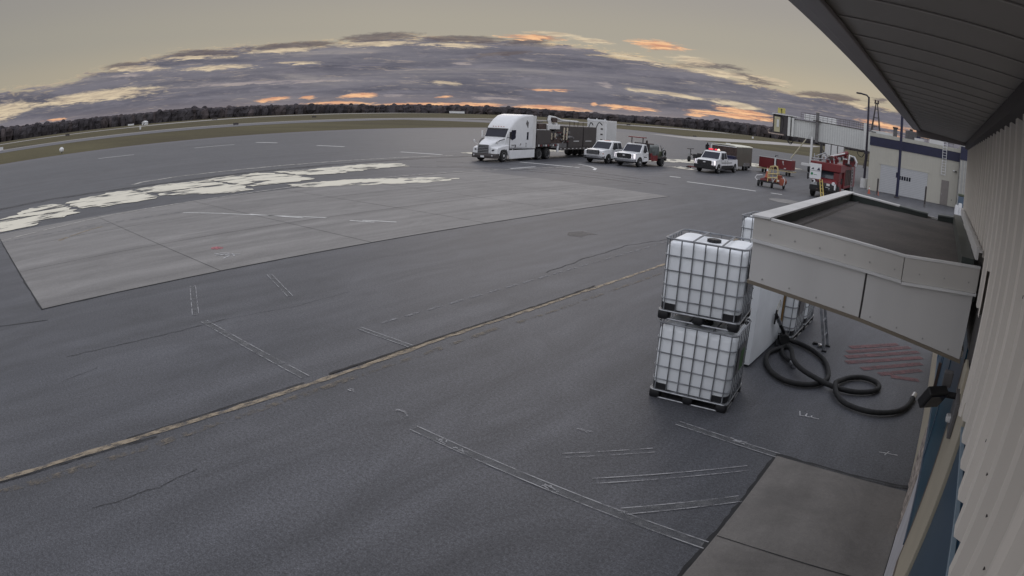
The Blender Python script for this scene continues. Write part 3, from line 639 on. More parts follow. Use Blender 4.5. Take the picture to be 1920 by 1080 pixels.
bb = MB(); bb.prof([(0.30, 4.17), (0.375, 4.14), (0.40, 4.21), (0.30, 4.24)], 'y', -4, 8.41)
L3(bb).build('wall_top_trim', M_trimdark, bd)
# soffit (rises slightly outward) with seams across, and fascia
bb = MB(); bb.add([(0.60,-4,4.215),(0.60,8.41,4.215),(-0.40,8.41,4.30),(-0.40,-4,4.30),(0.60,-4,4.75),(0.60,8.41,4.75),(-0.40,8.41,4.55),(-0.40,-4,4.55)],
    [(0,1,2,3),(4,7,6,5),(0,4,5,1),(1,5,6,2),(2,6,7,3),(3,7,4,0)])
sf = L3(bb).build('soffit', M_soffit, bd)
bb = MB()
y = -3.9
while y < 8.3:
    bb.add([(0.34,y,4.236),(0.34,y+0.012,4.236),(-0.395,y+0.012,4.298),(-0.395,y,4.298),(0.34,y,4.233),(0.34,y+0.012,4.233),(-0.395,y+0.012,4.295),(-0.395,y,4.295)], [(0,1,2,3),(7,6,5,4),(0,4,5,1),(2,6,7,3),(1,5,6,2),(3,7,4,0)])
    y += 0.305
L3(bb).build('soffit_seams', mat('seam', (0.42,0.40,0.38), rough=0.4, metal=0.0), bd)
bb = MB(); bb.box(-0.445,-0.402,-4,8.45,4.275,4.60); bb.box(-0.402,-0.34,-4,8.43,4.268,4.286); bb.box(-0.402,0.62,8.412,8.45,4.20,4.70)
L3(bb).build('fascia', M_fascia, bd, bevel=0.004)
bb = MB(); bb.box(-0.36,0.6,-4,8.4,4.76,4.80)
L3(bb).build('roof', M_roof, bd)
# lower storefront
bb = MB(); bb.box(0.352,0.60,3.03,3.90,1.38,2.80)
L3(bb).build('pilaster', M_beige, bd, bevel=0.004)
bb = MB(); bb.box(0.383,0.6,3.92,4.34,1.05,2.70)
L3(bb).build('jamb', M_brown, bd)
wn = L3(MB().box(0.372,0.55,-4,3.02,1.1,2.735)).build('window', M_navyg, bd)
L3(MB().box(0.352,0.371,-4,3.04,2.722,2.738)).build('window_rail', M_bluelt, wn)
L3(MB().box(0.379,0.59,-4,3.04,2.75,2.83)).build('window_head', M_blueflash, wn)
bb = MB(); bb.box(0.389,0.60,4.36,14,1.23,2.78)
wn2 = L3(bb).build('window', M_teal, bd)
bb = MB()
for y in (5.9, 7.5, 7.9, 9.3, 10.8, 12.3): bb.box(0.378,0.388,y,y+0.05,1.23,2.78)
bb.box(0.376,0.388,4.36,14,1.20,1.25)
L3(bb).build('window_frame', M_blueflash, wn2)
bb = MB(); bb.box(0.425,0.62,7.85,14,0,1.19); L3(bb).build('knee_wall', M_beige, bd, bevel=0.01)
bb = MB(); bb.box(0.425,0.62,-4,6.4,0.02,1.19); bb.box(0.405,0.424,-4,6.4,1.12,1.18); L3(bb).build('knee_wall', M_lav, bd, bevel=0.006)
bb = MB(); rnd = random.Random(3); loops = []
for k in range(15):
    y = 6.41 + k*0.102; loops.append([(0.425+rnd.uniform(-.02,.02), y, 0), (0.425+rnd.uniform(-.022,.02), y, 0.5), (0.425+rnd.uniform(-.02,.02), y, 1.17), (0.62, y, 1.17), (0.62, y, 0)])
bb.loft(loops); L3(bb).build('damaged_masonry', M_stone, bd)
bb = MB(); bb.box(0.39,0.62,8.4,14,2.79,2.86); L3(bb).build('lower_roof_edge', M_trimdark, bd)
L3(MB().box(0.33,0.35,3.42,3.62,2.76,2.90)).build('junction_box', M_beige, bd, bevel=0.004)
L3(MB().box(0.325,0.35,3.42,3.70,2.50,2.70)).build('junction_box', M_midgrey, bd, bevel=0.004)
L3(MB().box(0.36,0.378,3.46,3.92,2.70,3.42)).build('corner_strip', M_trimdark, bd)  # dark strip paints the shade of the recess between siding and canopy

# floodlight under the canopy
t = thing('wall_floodlight', 'black square floodlight on an arm from the wall under the canopy', 'light', (0.335, 3.62, 2.68))
MB().cyl((0.02,0,0),(-0.10,-0.02,0.0),0.02,8).build('arm', M_black, t)
T = Matrix.Translation((-0.155,-0.05,-0.02)) @ Matrix.Rotation(R(38),4,'Z') @ Matrix.Rotation(R(35),4,'X')
MB().box(-0.075,0.075,-0.03,0.03,-0.07,0.07, T=T).build('housing', M_black, t, bevel=0.008)
MB().box(-0.06,0.06,-0.035,-0.031,-0.055,0.055, T=T).build('lens', M_wind, t)
MB().box(-0.04,0.03,-0.10,-0.04,-0.13,-0.09).build('junction_cap', M_white2, t, bevel=0.01)
MB().box(-0.115,-0.055,0.04,0.10,0.02,0.11).build('sensor', M_midgrey, t, bevel=0.008)
MB().box(-0.17,-0.15,0.0,0.02,0.0,0.16).build('bracket', M_dkbrown, t)

# ------------------------------------------------------------------ entrance canopy
CX0, CX1, CY0, CY1 = -1.21, 0.335, 3.95, 7.70
cn = thing('entrance_canopy', 'flat-roofed grey entrance canopy with white coping projecting from the corrugated wall', 'canopy', (0.33, 5.8, 0))
def C3(bb): return bb.warp(lambda x, y, z: (x-0.33, y-5.8, z))
def zt(x): # coping sags toward the drain
    return 3.40 - 0.065*min(1, (x-CX0)/1.03) + (0.03*(x+0.18)/0.5 if x > -0.18 else 0)
def poly_box(pts_bottom_top, y0, y1):
    bb = MB(); n = len(pts_bottom_top)
    loops = []
    for x, z0, z1 in pts_bottom_top: loops.append([(x,y0,z0),(x,y1,z0),(x,y1,z1),(x,y0,z1)])
    bb.loft(loops); return bb
xs1 = (CX0, -0.8, -0.42, -0.186)
C3(poly_box([(x, zt(x)-0.150, zt(x)-0.012) for x in xs1], CY0, CY0+0.03)).build('fascia_panel', M_band, cn, bevel=0.003)
C3(poly_box([(x, zt(x)-0.158, zt(x)-0.012) for x in (-0.182, 0.1, CX1)], CY0-0.002, CY0+0.03)).build('fascia_panel', M_band, cn, bevel=0.003)
C3(poly_box([(x, zt(x)-0.168, zt(x)-0.150) for x in (CX0-.004, -0.8, -0.42, -0.184)] , CY0-0.015, CY0+0.03)).build('drip_edge', M_coping, cn)
C3(poly_box([(x, zt(x)-0.174, zt(x)-0.158) for x in (-0.18, 0.1, CX1)], CY0-0.018, CY0+0.03)).build('drip_edge', M_coping, cn)
zb = lambda x: 2.985 - (x-CX0)*0.105 - max(0, x+0.42)*0.04
C3(poly_box([(x, zb(x), zt(x)-0.17) for x in (CX0+0.01, -0.8, -0.428)], CY0+0.005, CY0+0.04)).build('side_panel', M_panel, cn)
C3(poly_box([(x, zb(x), zt(x)-0.176) for x in (-0.414, 0.0, CX1-0.02)], CY0+0.004, CY0+0.04)).build('side_panel', M_panel, cn)
C3(poly_box([(x, zb(x)-0.022, zb(x)-0.001) for x in (CX0, -0.42, 0.0, CX1-0.01)], CY0-0.004, CY0+0.06)).build('bottom_trim', mat('bronze_trim', (0.20,0.17,0.13), rough=0.5), cn)
C3(poly_box([(x, zb(x), zt(x)-0.17) for x in (-0.427, -0.415)], CY0+0.010, CY0+0.03)).build('panel_joint', M_trimdark, cn)
# outer side (away from wall), far side and soffit
bb = MB(); bb.box(CX0, CX0+0.03, CY0+0.031, CY1, 3.0, 3.385); C3(bb).build('side_panel', M_panel, cn)
bb = MB(); bb.box(CX0+0.031, CX1, CY1-0.03, CY1, 2.95, 3.30); C3(bb).build('side_panel', M_panel, cn)
bb = MB(); bb.hexa([(CX0+0.03,CY0+0.04,2.99),(CX1,CY0+0.04,2.80),(CX1,CY1-0.03,2.80),(CX0+0.03,CY1-0.03,2.99)], [(CX0+0.03,CY0+0.04,3.03),(CX1,CY0+0.04,2.84),(CX1,CY1-0.03,2.84),(CX0+0.03,CY1-0.03,3.03)]); C3(bb).build('ceiling', M_band, cn)
# coping: wide on the outer side, thin on the near side, split by a drain notch on the far side
bb = MB(); bb.box(CX0-0.012, CX0+0.115, CY0-0.012, CY1+0.01, 3.386, 3.402); C3(bb).build('coping', M_coping, cn, bevel=0.003)
C3(poly_box([(x, zt(x)-0.012, zt(x)+0.001) for x in (CX0+0.116, -0.8, -0.18, 0.1, CX1)], CY0-0.006, CY0+0.034)).build('coping', M_coping, cn)
C3(poly_box([(x, zt(x)-0.013, zt(x)+0.002) for x in (CX0+0.116, -0.8, -0.5)], CY1-0.16, CY1+0.01)).build('coping', M_coping, cn)
C3(poly_box([(x, zt(x)-0.013, zt(x)+0.001) for x in (-0.499, -0.13)], CY1-0.16, CY1+0.01)).build('coping', mat('dirty_coping', (0.16,0.18,0.18), rough=0.6, var=0.3, scale=5), cn)
C3(poly_box([(x, zt(x)-0.013, zt(x)+0.002) for x in (0.0, CX1)], CY1-0.16, CY1+0.01)).build('coping', MATS['dirty_coping'], cn)
# parapet inner faces
bb = MB()
b3 = poly_box([(x, 3.18, zt(x)-0.014) for x in (CX0+0.1, -0.8, -0.13)], CY1-0.15, CY1-0.031); bb.add(b3.v, b3.f)
b3 = poly_box([(x, 3.18, zt(x)-0.014) for x in (0.0, CX1)], CY1-0.15, CY1-0.031); bb.add(b3.v, b3.f)
bb.box(CX0+0.031, CX0+0.099, CY0+0.04, CY1-0.032, 3.15, 3.385)
b3 = poly_box([(x, 3.15, zt(x)-0.013) for x in (CX0+0.1, -0.8, -0.18, CX1)], CY0+0.041, CY0+0.055); bb.add(b3.v, b3.f)
C3(bb).build('parapet', M_flash, cn)
bb = MB(); bb.prof([(CX0+0.10, 3.26), (CX0+0.20, 3.325), (CX0+0.24, 3.28)], 'y', CY0+0.06, CY1-0.16); bb.prof([(CX0+0.11, 3.30), (CX0+0.16, 3.31), (CX0+0.16, 3.26), (CX0+0.11, 3.24)], 'y', CY0+0.06, 6.1); C3(bb).build('cant_strip', M_dkgrey, cn)
bb = MB(); nx, ny = 14, 22; vs = []
for i in range(nx+1):
    for j in range(ny+1):
        x_ = CX0+0.09 + (CX1-CX0-0.10)*i/nx; y_ = CY0+0.05 + (CY1-CY0-0.02)*j/ny
        vs.append((x_, y_, 3.292 + 0.026*abs(x_+0.06)/1.1 - 0.01*j/ny + random.uniform(-.002,.002)))
bb.add(vs, [(i*(ny+1)+j, (i+1)*(ny+1)+j, (i+1)*(ny+1)+j+1, i*(ny+1)+j+1) for i in range(nx) for j in range(ny)])
C3(bb).build('roof_deck', M_roof, cn, smooth=True)
bb = MB(); bb.box(0.290, 0.31, CY0+0.02, CY1-0.02, 3.40, 3.475); bb.box(0.308, 0.334, CY0+0.02, CY1-0.02, 3.445, 3.46); C3(bb).build('wall_flashing', M_coping, cn)
bb = MB()
for k in range(9): bb.cyl((CX0+.12+.17*k, CY0+.001, zt(CX0+.12+.17*k)-.10), (CX0+.12+.17*k, CY0-.004, zt(CX0+.12+.17*k)-.10), 0.006, 6)
for k in range(8): bb.cyl((CX0+.10+.19*k, CY0+.006, zb(CX0+.10+.19*k)+.03), (CX0+.10+.19*k, CY0+.0, zb(CX0+.10+.19*k)+.03), 0.006, 6)
C3(bb).each('rivet', mat('rivet_grey', (0.38, 0.37, 0.36)), cn)
C3(MB().box(0.20, 0.288, CY0+0.06, CY1-0.17, 3.20, 3.395)).build('upstand', M_flash, cn)

# ------------------------------------------------------------------ totes
def make_tote(name, label, sticker=None, cracked=False):
    t = thing(name, label, 'tote', group='caged white liquid totes')
    W2, D2 = 0.60, 0.50   # half sizes x, y ; z from 0
    bb = MB()             # pallet: steel deck frame with plastic feet
    for x in (-W2+0.08, 0, W2-0.08):
        for y in (-D2+0.07, 0, D2-0.07):
            loops = []
            for z, q in ((0.0, 0.90), (0.02, 1), (0.10, 1), (0.115, 0.92)): loops.append([(px, py, z) for px, py in rrect(0.085*q, 0.075*q, 0.03, 3, x, y)])
            bb.loft(loops)
    bb.each('pallet_foot', M_black, t, smooth=True)
    bb = MB()
    for z, q in ((0.125, 1.0), (0.012, 0.97)):
        bb.tube([(px, py, z) for px, py in rrect((W2+0.005)*q, (D2+0.005)*q, 0.07, 5)], 0.012, 6, closed=True)
    bb.box(-W2+0.01, W2-0.01, -D2+0.01, D2-0.01, 0.128, 0.136)
    for y in (-0.38, 0, 0.38): bb.box(-W2, W2, y-0.04, y+0.04, 0.105, 0.126)
    bb.build('pallet_frame', M_galv, t)
    bb = MB(); loops = []
    for z, i, r_ in ((0.14, 0.04, 0.10), (0.15, 0.016, 0.11), (0.20, 0.004, 0.11), (0.60, 0.0, 0.11), (1.03, 0.003, 0.11), (1.07, 0.018, 0.11), (1.095, 0.045, 0.11), (1.108, 0.09, 0.10), (1.110, 0.2, 0.08)):
        n_ = 6; loops.append([(px, py, z) for px, py in rrect(W2-0.016-i, D2-0.016-i, r_, n_)])
    # vertical moulding on the long faces
    bb.loft(loops)
    for x in (-0.38, 0.38):
        lp = []
        for z, i in ((1.09, 0.0), (1.125, 0.02), (1.138, 0.06)): lp.append([(px, py, z) for px, py in rrect(0.155-i, 0.40-i, 0.06, 4, x, 0)])
        bb.loft(lp)
    bb.build('bottle', M_hdpe, t, smooth=True)
    bb = MB(); bb.cyl((0.0, 0.0, 1.10), (0.0, 0.0, 1.145), 0.10, 18); bb.cyl((0, 0, 1.145), (0, 0, 1.155), 0.085, 18)
    for a in range(6): bb.box(-0.105, 0.105, -0.012, 0.012, 1.11, 1.15, T=Matrix.Rotation(a*PI/6, 4, 'Z'))
    bb.build('cap', M_black, t)
    bb = MB()
    for sx in (-1, 1):
        for sy in (-1, 1):
            lp = []
            for z in (0.137, 0.235): lp.append([(px*sx, py*sy, z) for px, py in [(W2-0.25, D2-0.035), (W2-0.25, D2-0.018), (W2-0.10, D2-0.018), (W2-0.035, D2-0.05), (W2-0.018, D2-0.10), (W2-0.018, D2-0.25), (W2-0.035, D2-0.25)]])
            bb.loft(lp)
    bb.each('corner_guard', M_black, t)
    cg = MB(); Wc, Dc = W2-0.004, D2-0.004
    for z in (0.30, 0.50, 0.71, 0.92): cg.tube([(px, py, z) for px, py in rrect(Wc, Dc, 0.10, 6)], 0.0095, 6, closed=True)
    cg.tube([(px, py, 1.15) for px, py in rrect(Wc+0.004, Dc+0.004, 0.10, 6)], 0.014, 7, closed=True)
    for i in range(7):
        x = -Wc+0.075 + (2*Wc-0.15)*i/6
        for sy in (-1, 1): cg.tube([(x, sy*(Dc+0.004), 0.13), (x, sy*(Dc+0.004), 1.15)], 0.0095, 6)
    for i in range(6):
        y = -Dc+0.15 + (2*Dc-0.30)*i/5
        for sx in (-1, 1): cg.tube([(sx*(Wc+0.004), y, 0.13), (sx*(Wc+0.004), y, 1.15)], 0.0095, 6)
    for x in (-0.19, 0.23): cg.tube([(x, -Dc, 1.155), (x, -0.1, 1.165), (x, 0.1, 1.165), (x, Dc, 1.155)], 0.013, 7)
    cg.build('cage', M_galvd, t, smooth=True)
    bb = MB(); bb.box(Wc+0.022, Wc+0.026, -0.30, 0.16, 0.55, 0.95)
    pl = bb.build('label_plate', M_midgrey, t)
    if sticker:
        MB().box(Wc+0.027, Wc+0.029, -0.16, 0.08, 0.56, 0.86).build('sticker', mat('green_label', (0.06, 0.13, 0.05), rough=0.6, var=0.3), pl)
    bb = MB(); bb.cyl((0.0, -D2+0.02, 0.19), (0.0, -D2-0.02, 0.19), 0.045, 12); bb.cyl((0.0, -D2-0.02, 0.19), (0.0, -D2-0.04, 0.19), 0.055, 12)
    return t
def set_loc(o, x, y, z, rz=0): o.location = (x, y, z); o.rotation_euler = (0, 0, R(rz))
tA = make_tote('caged_tote', 'bottom white caged tote of the nearest stack, green sticker on its side', sticker=True)
set_loc(tA, -3.22, 8.74, 0, 6.6)
tB = make_tote('caged_tote', 'white caged tote on top of the nearest stack, black cap showing')
set_loc(tB, -3.27, 8.80, 1.185, 8.0)
for lab, x, y, z, rz in (('lower white caged tote behind the plywood strip, beside the leaning ladder', -3.22, 12.72, 0, 0),
        ('upper white caged tote of the back stack, its rim showing past the canopy corner', -3.36, 12.52, 1.172, 0),
        ('lower white caged tote farthest back in the row behind the hose', -3.22, 13.80, 0, 1),
        ('upper white caged tote farthest back, mostly hidden by the canopy', -3.22, 13.80, 1.172, 1)):
    c = copy_tree(tB); c['label'] = lab; set_loc(c, x, y, z, rz)

# white board with scribbles in front of the back totes
t = thing('marker_board', 'large white upright panel with marker scribbles behind the nearest tote stack', 'panel', (-2.97, 11.3, 0))
MB().box(-0.06, 0.06, -0.95, 0.86, 0.04, 1.98).build('sheet', M_hdpe, t, bevel=0.01)
MB().box(-0.10, -0.062, -0.9, 0.8, 0.0, 0.06).build('base', M_black, t)
bb = MB()
def scr(pts, r_=0.007, dx=0.064):
    bb.tube([(dx, y, z) for y, z in pts], r_, 4)
scr([(0.02,1.42),(0.06,1.30),(0.10,1.44)]); scr([(0.12,1.30),(0.20,1.44),(0.22,1.30),(0.14,1.36),(0.26,1.36)]); scr([(0.05,1.22),(0.12,1.34)])
bb.build('scribble', M_navy, t)
bb = MB()
scr([(0.42,1.05),(0.5,1.2),(0.6,1.0),(0.7,1.22)], 0.004); scr([(0.40,0.75),(0.6,0.9),(0.72,0.72)], 0.004); scr([(0.5,0.62),(0.62,0.8),(0.5,0.85)], 0.004)
bb.each('pencil_mark', M_yel if False else mat('ochre_mark', (0.42,0.38,0.26), rough=0.8), t)
t = thing('plywood_strip', 'orange-brown plywood strip standing against the back totes', 'board', (-2.90, 12.3, 0))
MB().box(-0.02, 0.02, -0.10, 0.16, 0.28, 1.95).build('board', M_wood, t)
MB().box(-0.02, 0.022, 0.161, 0.20, 0.10, 1.95).build('edge_strip', M_black, t)
MB().box(-0.019, 0.024, 0.201, 0.235, 0.28, 1.95).build('edge_strip', M_yelp, t)

# pump and suction hose
t = thing('transfer_pump', 'small black transfer pump at the foot of the white panel', 'pump', (-2.72, 11.95, 0), R(20))
bb = MB(); bb.box(-0.16,0.16,-0.20,0.20,0.03,0.07); bb.cyl((-0.12,-0.17,0),(-0.12,-0.17,0.03),0.02,8); bb.cyl((0.12,0.17,0),(0.12,0.17,0.03),0.02,8); bb.build('base', M_black, t)
bb = MB(); bb.cyl((0,-0.14,0.17),(0,0.10,0.17),0.10,16); bb.cyl((0,0.10,0.17),(0,0.20,0.17),0.07,16); bb.build('motor', M_rubber, t, smooth=True)
bb = MB(); bb.cyl((0,-0.02,0.24),(0,-0.02,0.33),0.045,12); bb.cyl((0.0,-0.02,0.33),(0.0,-0.02,0.345),0.06,12); bb.build('port', M_galv, t)
t = thing('valve_wand', 'black and steel valve wand leaning against the white panel above the hose', 'valve', (-2.74, 11.75, 0.3))
MB().tube([(0.02,0.18,-0.05),(-0.05,0.02,0.14),(-0.12,-0.22,0.40)], 0.035, 10).build('pipe', M_black, t, smooth=True)
MB().cyl((-0.06,-0.02,0.19),(-0.10,-0.16,0.33),0.045,10).build('coupling', M_galv, t, smooth=True)
MB().tube([(-0.12,-0.20,0.48),(-0.12,-0.24,0.38),(-0.12,-0.24,0.22)], 0.018, 8).build('lever', M_black, t)
hose = [(-2.70,12.02,.22),(-2.66,12.12,.10),(-2.45,12.18,.06),(-2.15,12.0,.06),(-1.80,11.62,.06),(-1.58,11.1,.06),(-1.50,10.55,.06),(-1.72,10.14,.06),(-2.10,10.04,.06),(-2.45,10.28,.06),(-2.70,10.72,.06),(-2.80,11.2,.06),(-2.70,11.55,.07),(-2.55,11.62,.12),(-2.40,11.35,.16),(-2.22,10.85,.16),(-1.95,10.48,.16),(-1.60,10.30,.13),(-1.30,10.28,.08),(-0.95,10.33,.06),(-0.66,10.52,.06),(-0.52,10.80,.06),(-0.60,11.06,.06),(-0.85,11.15,.06),(-1.10,10.98,.06),(-1.24,10.66,.08),(-1.28,10.28,.14),(-1.17,9.96,.09),(-0.98,9.76,.06),(-0.70,9.66,.06),(-0.40,9.70,.06),(-0.10,9.92,.06),(0.08,10.25,.06),(0.17,10.72,.07)]
def smooth_path(P, k=6):
    P = [Vector(p) for p in P]; out = []
    for i in range(len(P)-1):
        p0 = P[max(i-1,0)]; p1 = P[i]; p2 = P[i+1]; p3 = P[min(i+2,len(P)-1)]
        for j in range(k):
            t_ = j/k; out.append(0.5*((2*p1)+(-p0+p2)*t_+(2*p0-5*p1+4*p2-p3)*t_*t_+(-p0+3*p1-3*p2+p3)*t_**3))
    out.append(P[-1]); return out
t = thing('suction_hose', 'thick black hose looped twice on the ground by the totes', 'hose', (0,0,0))
sp_ = smooth_path(hose)
MB().tube(sp_, [0.045 + 0.0018*(i % 2) for i in range(len(sp_))], 10).build('hose', M_rubber, t, smooth=True)
MB().cyl((0.16,10.68,.07),(0.185,10.86,.08),0.058,12).build('end_coupling', M_silver, t)
MB().tube(smooth_path([(-2.62,11.9,.08),(-2.62,11.5,.07),(-2.45,11.15,.07),(-2.26,10.98,.06)]), 0.036, 8).build('branch_hose', M_rubber, t, smooth=True)
MB().cyl((-2.28,10.99,.06),(-2.18,10.86,.05),0.05,10).build('branch_coupling', M_silver, t)
t = thing('hose_fitting', 'small bright hose fitting lying between the totes and the hose loop', 'fitting', (-2.08, 12.42, 0))
MB().cyl((0,0,0.035),(0.06,0.05,0.04),0.034,10).build('body', M_silver, t); MB().cyl((0.06,0.05,0.04),(0.09,0.075,0.04),0.045,10).build('collar', M_galv, t)
# ladder leaning on the back totes
t = thing('ladder', 'slim aluminium ladder leaning against the back totes behind the hose', 'ladder', (-1.90, 12.42, 0))
for s in (-1, 1):
    MB().hexa([(-.03,s*.19-.012,0),(.03,s*.19-.012,0),(.03,s*.19+.012,0),(-.03,s*.19+.012,0)], [(-.69,s*.17-.012,2.45),(-.63,s*.17-.012,2.45),(-.63,s*.17+.012,2.45),(-.69,s*.17+.012,2.45)]).build('rail', M_galvd, t)
    MB().box(-.05,.05,s*.19-.03,s*.19+.03,0,.03).build('foot', M_black, t)
for k in range(8):
    z = 0.28*(k+1); MB().box(-.27*z-.02,-.27*z+.02,-.175,.175,z-.014,z+.014).build('rung', M_galv, t)
t = thing('rubber_chock', 'tiny dark wheel chock on the asphalt beside the leaning ladder', 'chock', (-2.16, 12.55, 0), R(20))
MB().prof([(-.07,0),(.07,0),(.03,.05),(-.03,.05)], 'y', -.04, .04).build('wedge', M_black, t); MB().cyl((0,.04,.02),(0,.1,.02),.008,6).build('loop', M_black, t)

# ------------------------------------------------------------------ vehicles (local frame: x across, +y toward the rear, nose at y=0)
def wheel(parent, x, y, r, wd, side=1, rimm=None, dual=False, rr=0.58):
    """tyre with its rim as a sub-part; side=+1 shows its face toward +x"""
    P = [(-wd/2, r*0.62), (-wd/2, r*0.90), (-wd*0.40, r*0.98), (-wd*0.2, r), (wd*0.2, r), (wd*0.40, r*0.98), (wd/2, r*0.90), (wd/2, r*0.62)]
    def lathe(P, n=24):
        b_ = MB(); loops = []
        for px, pr in P: loops.append([(x + px*side, y + pr*math.cos(2*PI*k/n), r + pr*math.sin(2*PI*k/n)) for k in range(n)])
        b_.loft(loops); return b_
    ty = lathe(P).build('wheel', M_rubber, parent, smooth=True)
    q = r*rr
    if dual: RP = [(0.0, q), (wd/2+0.005, q*1.04), (wd/2-0.02, q*0.9), (wd/2-0.10, q*0.75), (wd/2-0.10, q*0.3), (wd/2-0.03, q*0.26), (wd/2-0.02, 0.01)]
    else: RP = [(0.0, q), (wd/2+0.006, q*1.05), (wd/2-0.015, q*0.92), (wd/2-0.03, q*0.6), (wd/2+0.005, q*0.35), (wd/2+0.01, 0.01)]
    lathe(RP).build('rim', rimm or M_rim, ty, smooth=True)
    return ty
def quad_panel(bb, p, t=0.012, mi=0):
    """thin slab from 4 points, thickened along its own normal"""
    p = [Vector(q) for q in p]; n = (p[1]-p[0]).cross(p[3]-p[0]).normalized()*t
    bb.hexa([tuple(q-n*0.5) for q in p], [tuple(q+n*0.5) for q in p], mi)

def pickup_front(t, W, hood_z, nose=0.0, style='ram', lit=False):
    hw = W/2
    # grille with bars, headlights, bumper
    g_ = MB()
    if style == 'ram':
        g_.prof([(-hw*.60,.78),(hw*.60,.78),(hw*.66,1.0),(hw*.58,1.16),(-hw*.58,1.16),(-hw*.66,1.0)], 'y', nose-0.02, nose+0.06)
        gr = g_.build('grille', M_black, t)
        s_ = MB()
        for z in (0.87, 0.97, 1.07): s_.box(-hw*.56, hw*.56, nose-0.035, nose-0.018, z-.010, z+.010)
        s_.prof([(-hw*.64,.765),(hw*.64,.765),(hw*.66,.79),(-hw*.66,.79)], 'y', nose-.05, nose-.01)
        s_.each('grille_bar', M_silver, gr)
    else:
        g_.prof([(-hw*.62,.72),(hw*.62,.72),(hw*.70,.80),(hw*.70,1.02),(hw*.62,1.12),(-hw*.62,1.12),(-hw*.70,1.02),(-hw*.70,.80)], 'y', nose-0.02, nose+0.06)
        gr = g_.build('grille', M_black, t)
        s_ = MB()
        for z in (0.86, 0.98): s_.box(-hw*.58, hw*.58, nose-0.035, nose-0.018, z-.012, z+.012)
        s_.each('grille_bar', M_dkgrey, gr)
        o_ = MB(); o_.prof([(0.13*math.cos(a*PI/8), 0.96+0.05*math.sin(a*PI/8)) for a in range(16)], 'y', nose-.05, nose-.036); o_.build('oval_badge', M_rim, gr)
    for s in (-1, 1):
        h_ = MB()
        if style == 'ram':
            h_.hexa([(s*hw*.69,nose-.01,.90),(s*hw*.97,nose+.12,.93),(s*hw*.97,nose+.2,.93),(s*hw*.69,nose+.08,.90)], [(s*hw*.69,nose+.0,1.06),(s*hw*.96,nose+.14,1.08),(s*hw*.96,nose+.22,1.08),(s*hw*.69,nose+.08,1.06)])
            h_.build('headlight', M_lamp, t)
            MB().hexa([(s*hw*.70,nose-.012,.83),(s*hw*.97,nose+.11,.86),(s*hw*.97,nose+.2,.86),(s*hw*.70,nose+.08,.83)], [(s*hw*.70,nose-.012,.89),(s*hw*.97,nose+.11,.92),(s*hw*.97,nose+.2,.92),(s*hw*.70,nose+.08,.89)]).build('turn_signal', M_amber, t)
        else:
            h_.hexa([(s*hw*.73,nose-.015,.76),(s*hw*.98,nose+.10,.76),(s*hw*.98,nose+.2,.76),(s*hw*.73,nose+.1,.76)], [(s*hw*.71,nose-.0,1.10),(s*hw*.97,nose+.13,1.12),(s*hw*.97,nose+.22,1.12),(s*hw*.71,nose+.1,1.10)])
            h_.build('headlight', M_lampon if lit else M_lamp, t, bevel=0.01)
    # bumper
    b_ = MB(); loops = []
    for x, dy in ((-hw*1.0,.20),(-hw*.93,.04),(-hw*.6,-.06),(hw*.6,-.06),(hw*.93,.04),(hw*1.0,.20)):
        loops.append([(x,nose+dy-.02,.46),(x,nose+dy-.04,.66),(x,nose+dy+.04,.70),(x,nose+dy+.14,.70),(x,nose+dy+.14,.46)])
    bm_ = b_.loft(loops).build('bumper', M_silver if style == 'ram' else (M_silver if lit != 2 else M_black), t, bevel=0.01)
    MB().box(-.45,.45,nose-.066,nose-.05,.50,.58).build('lower_intake', M_black, bm_)
    MB().box(-.17,.17,nose-.082,nose-.068,.53,.66).build('licence_plate', M_white, t)
    MB().prof([(nose+.02,.34),(nose+.02,.46),(nose+.5,.46),(nose+.5,.38)], 'x', -hw*.85, hw*.85).build('air_dam', M_black, t)

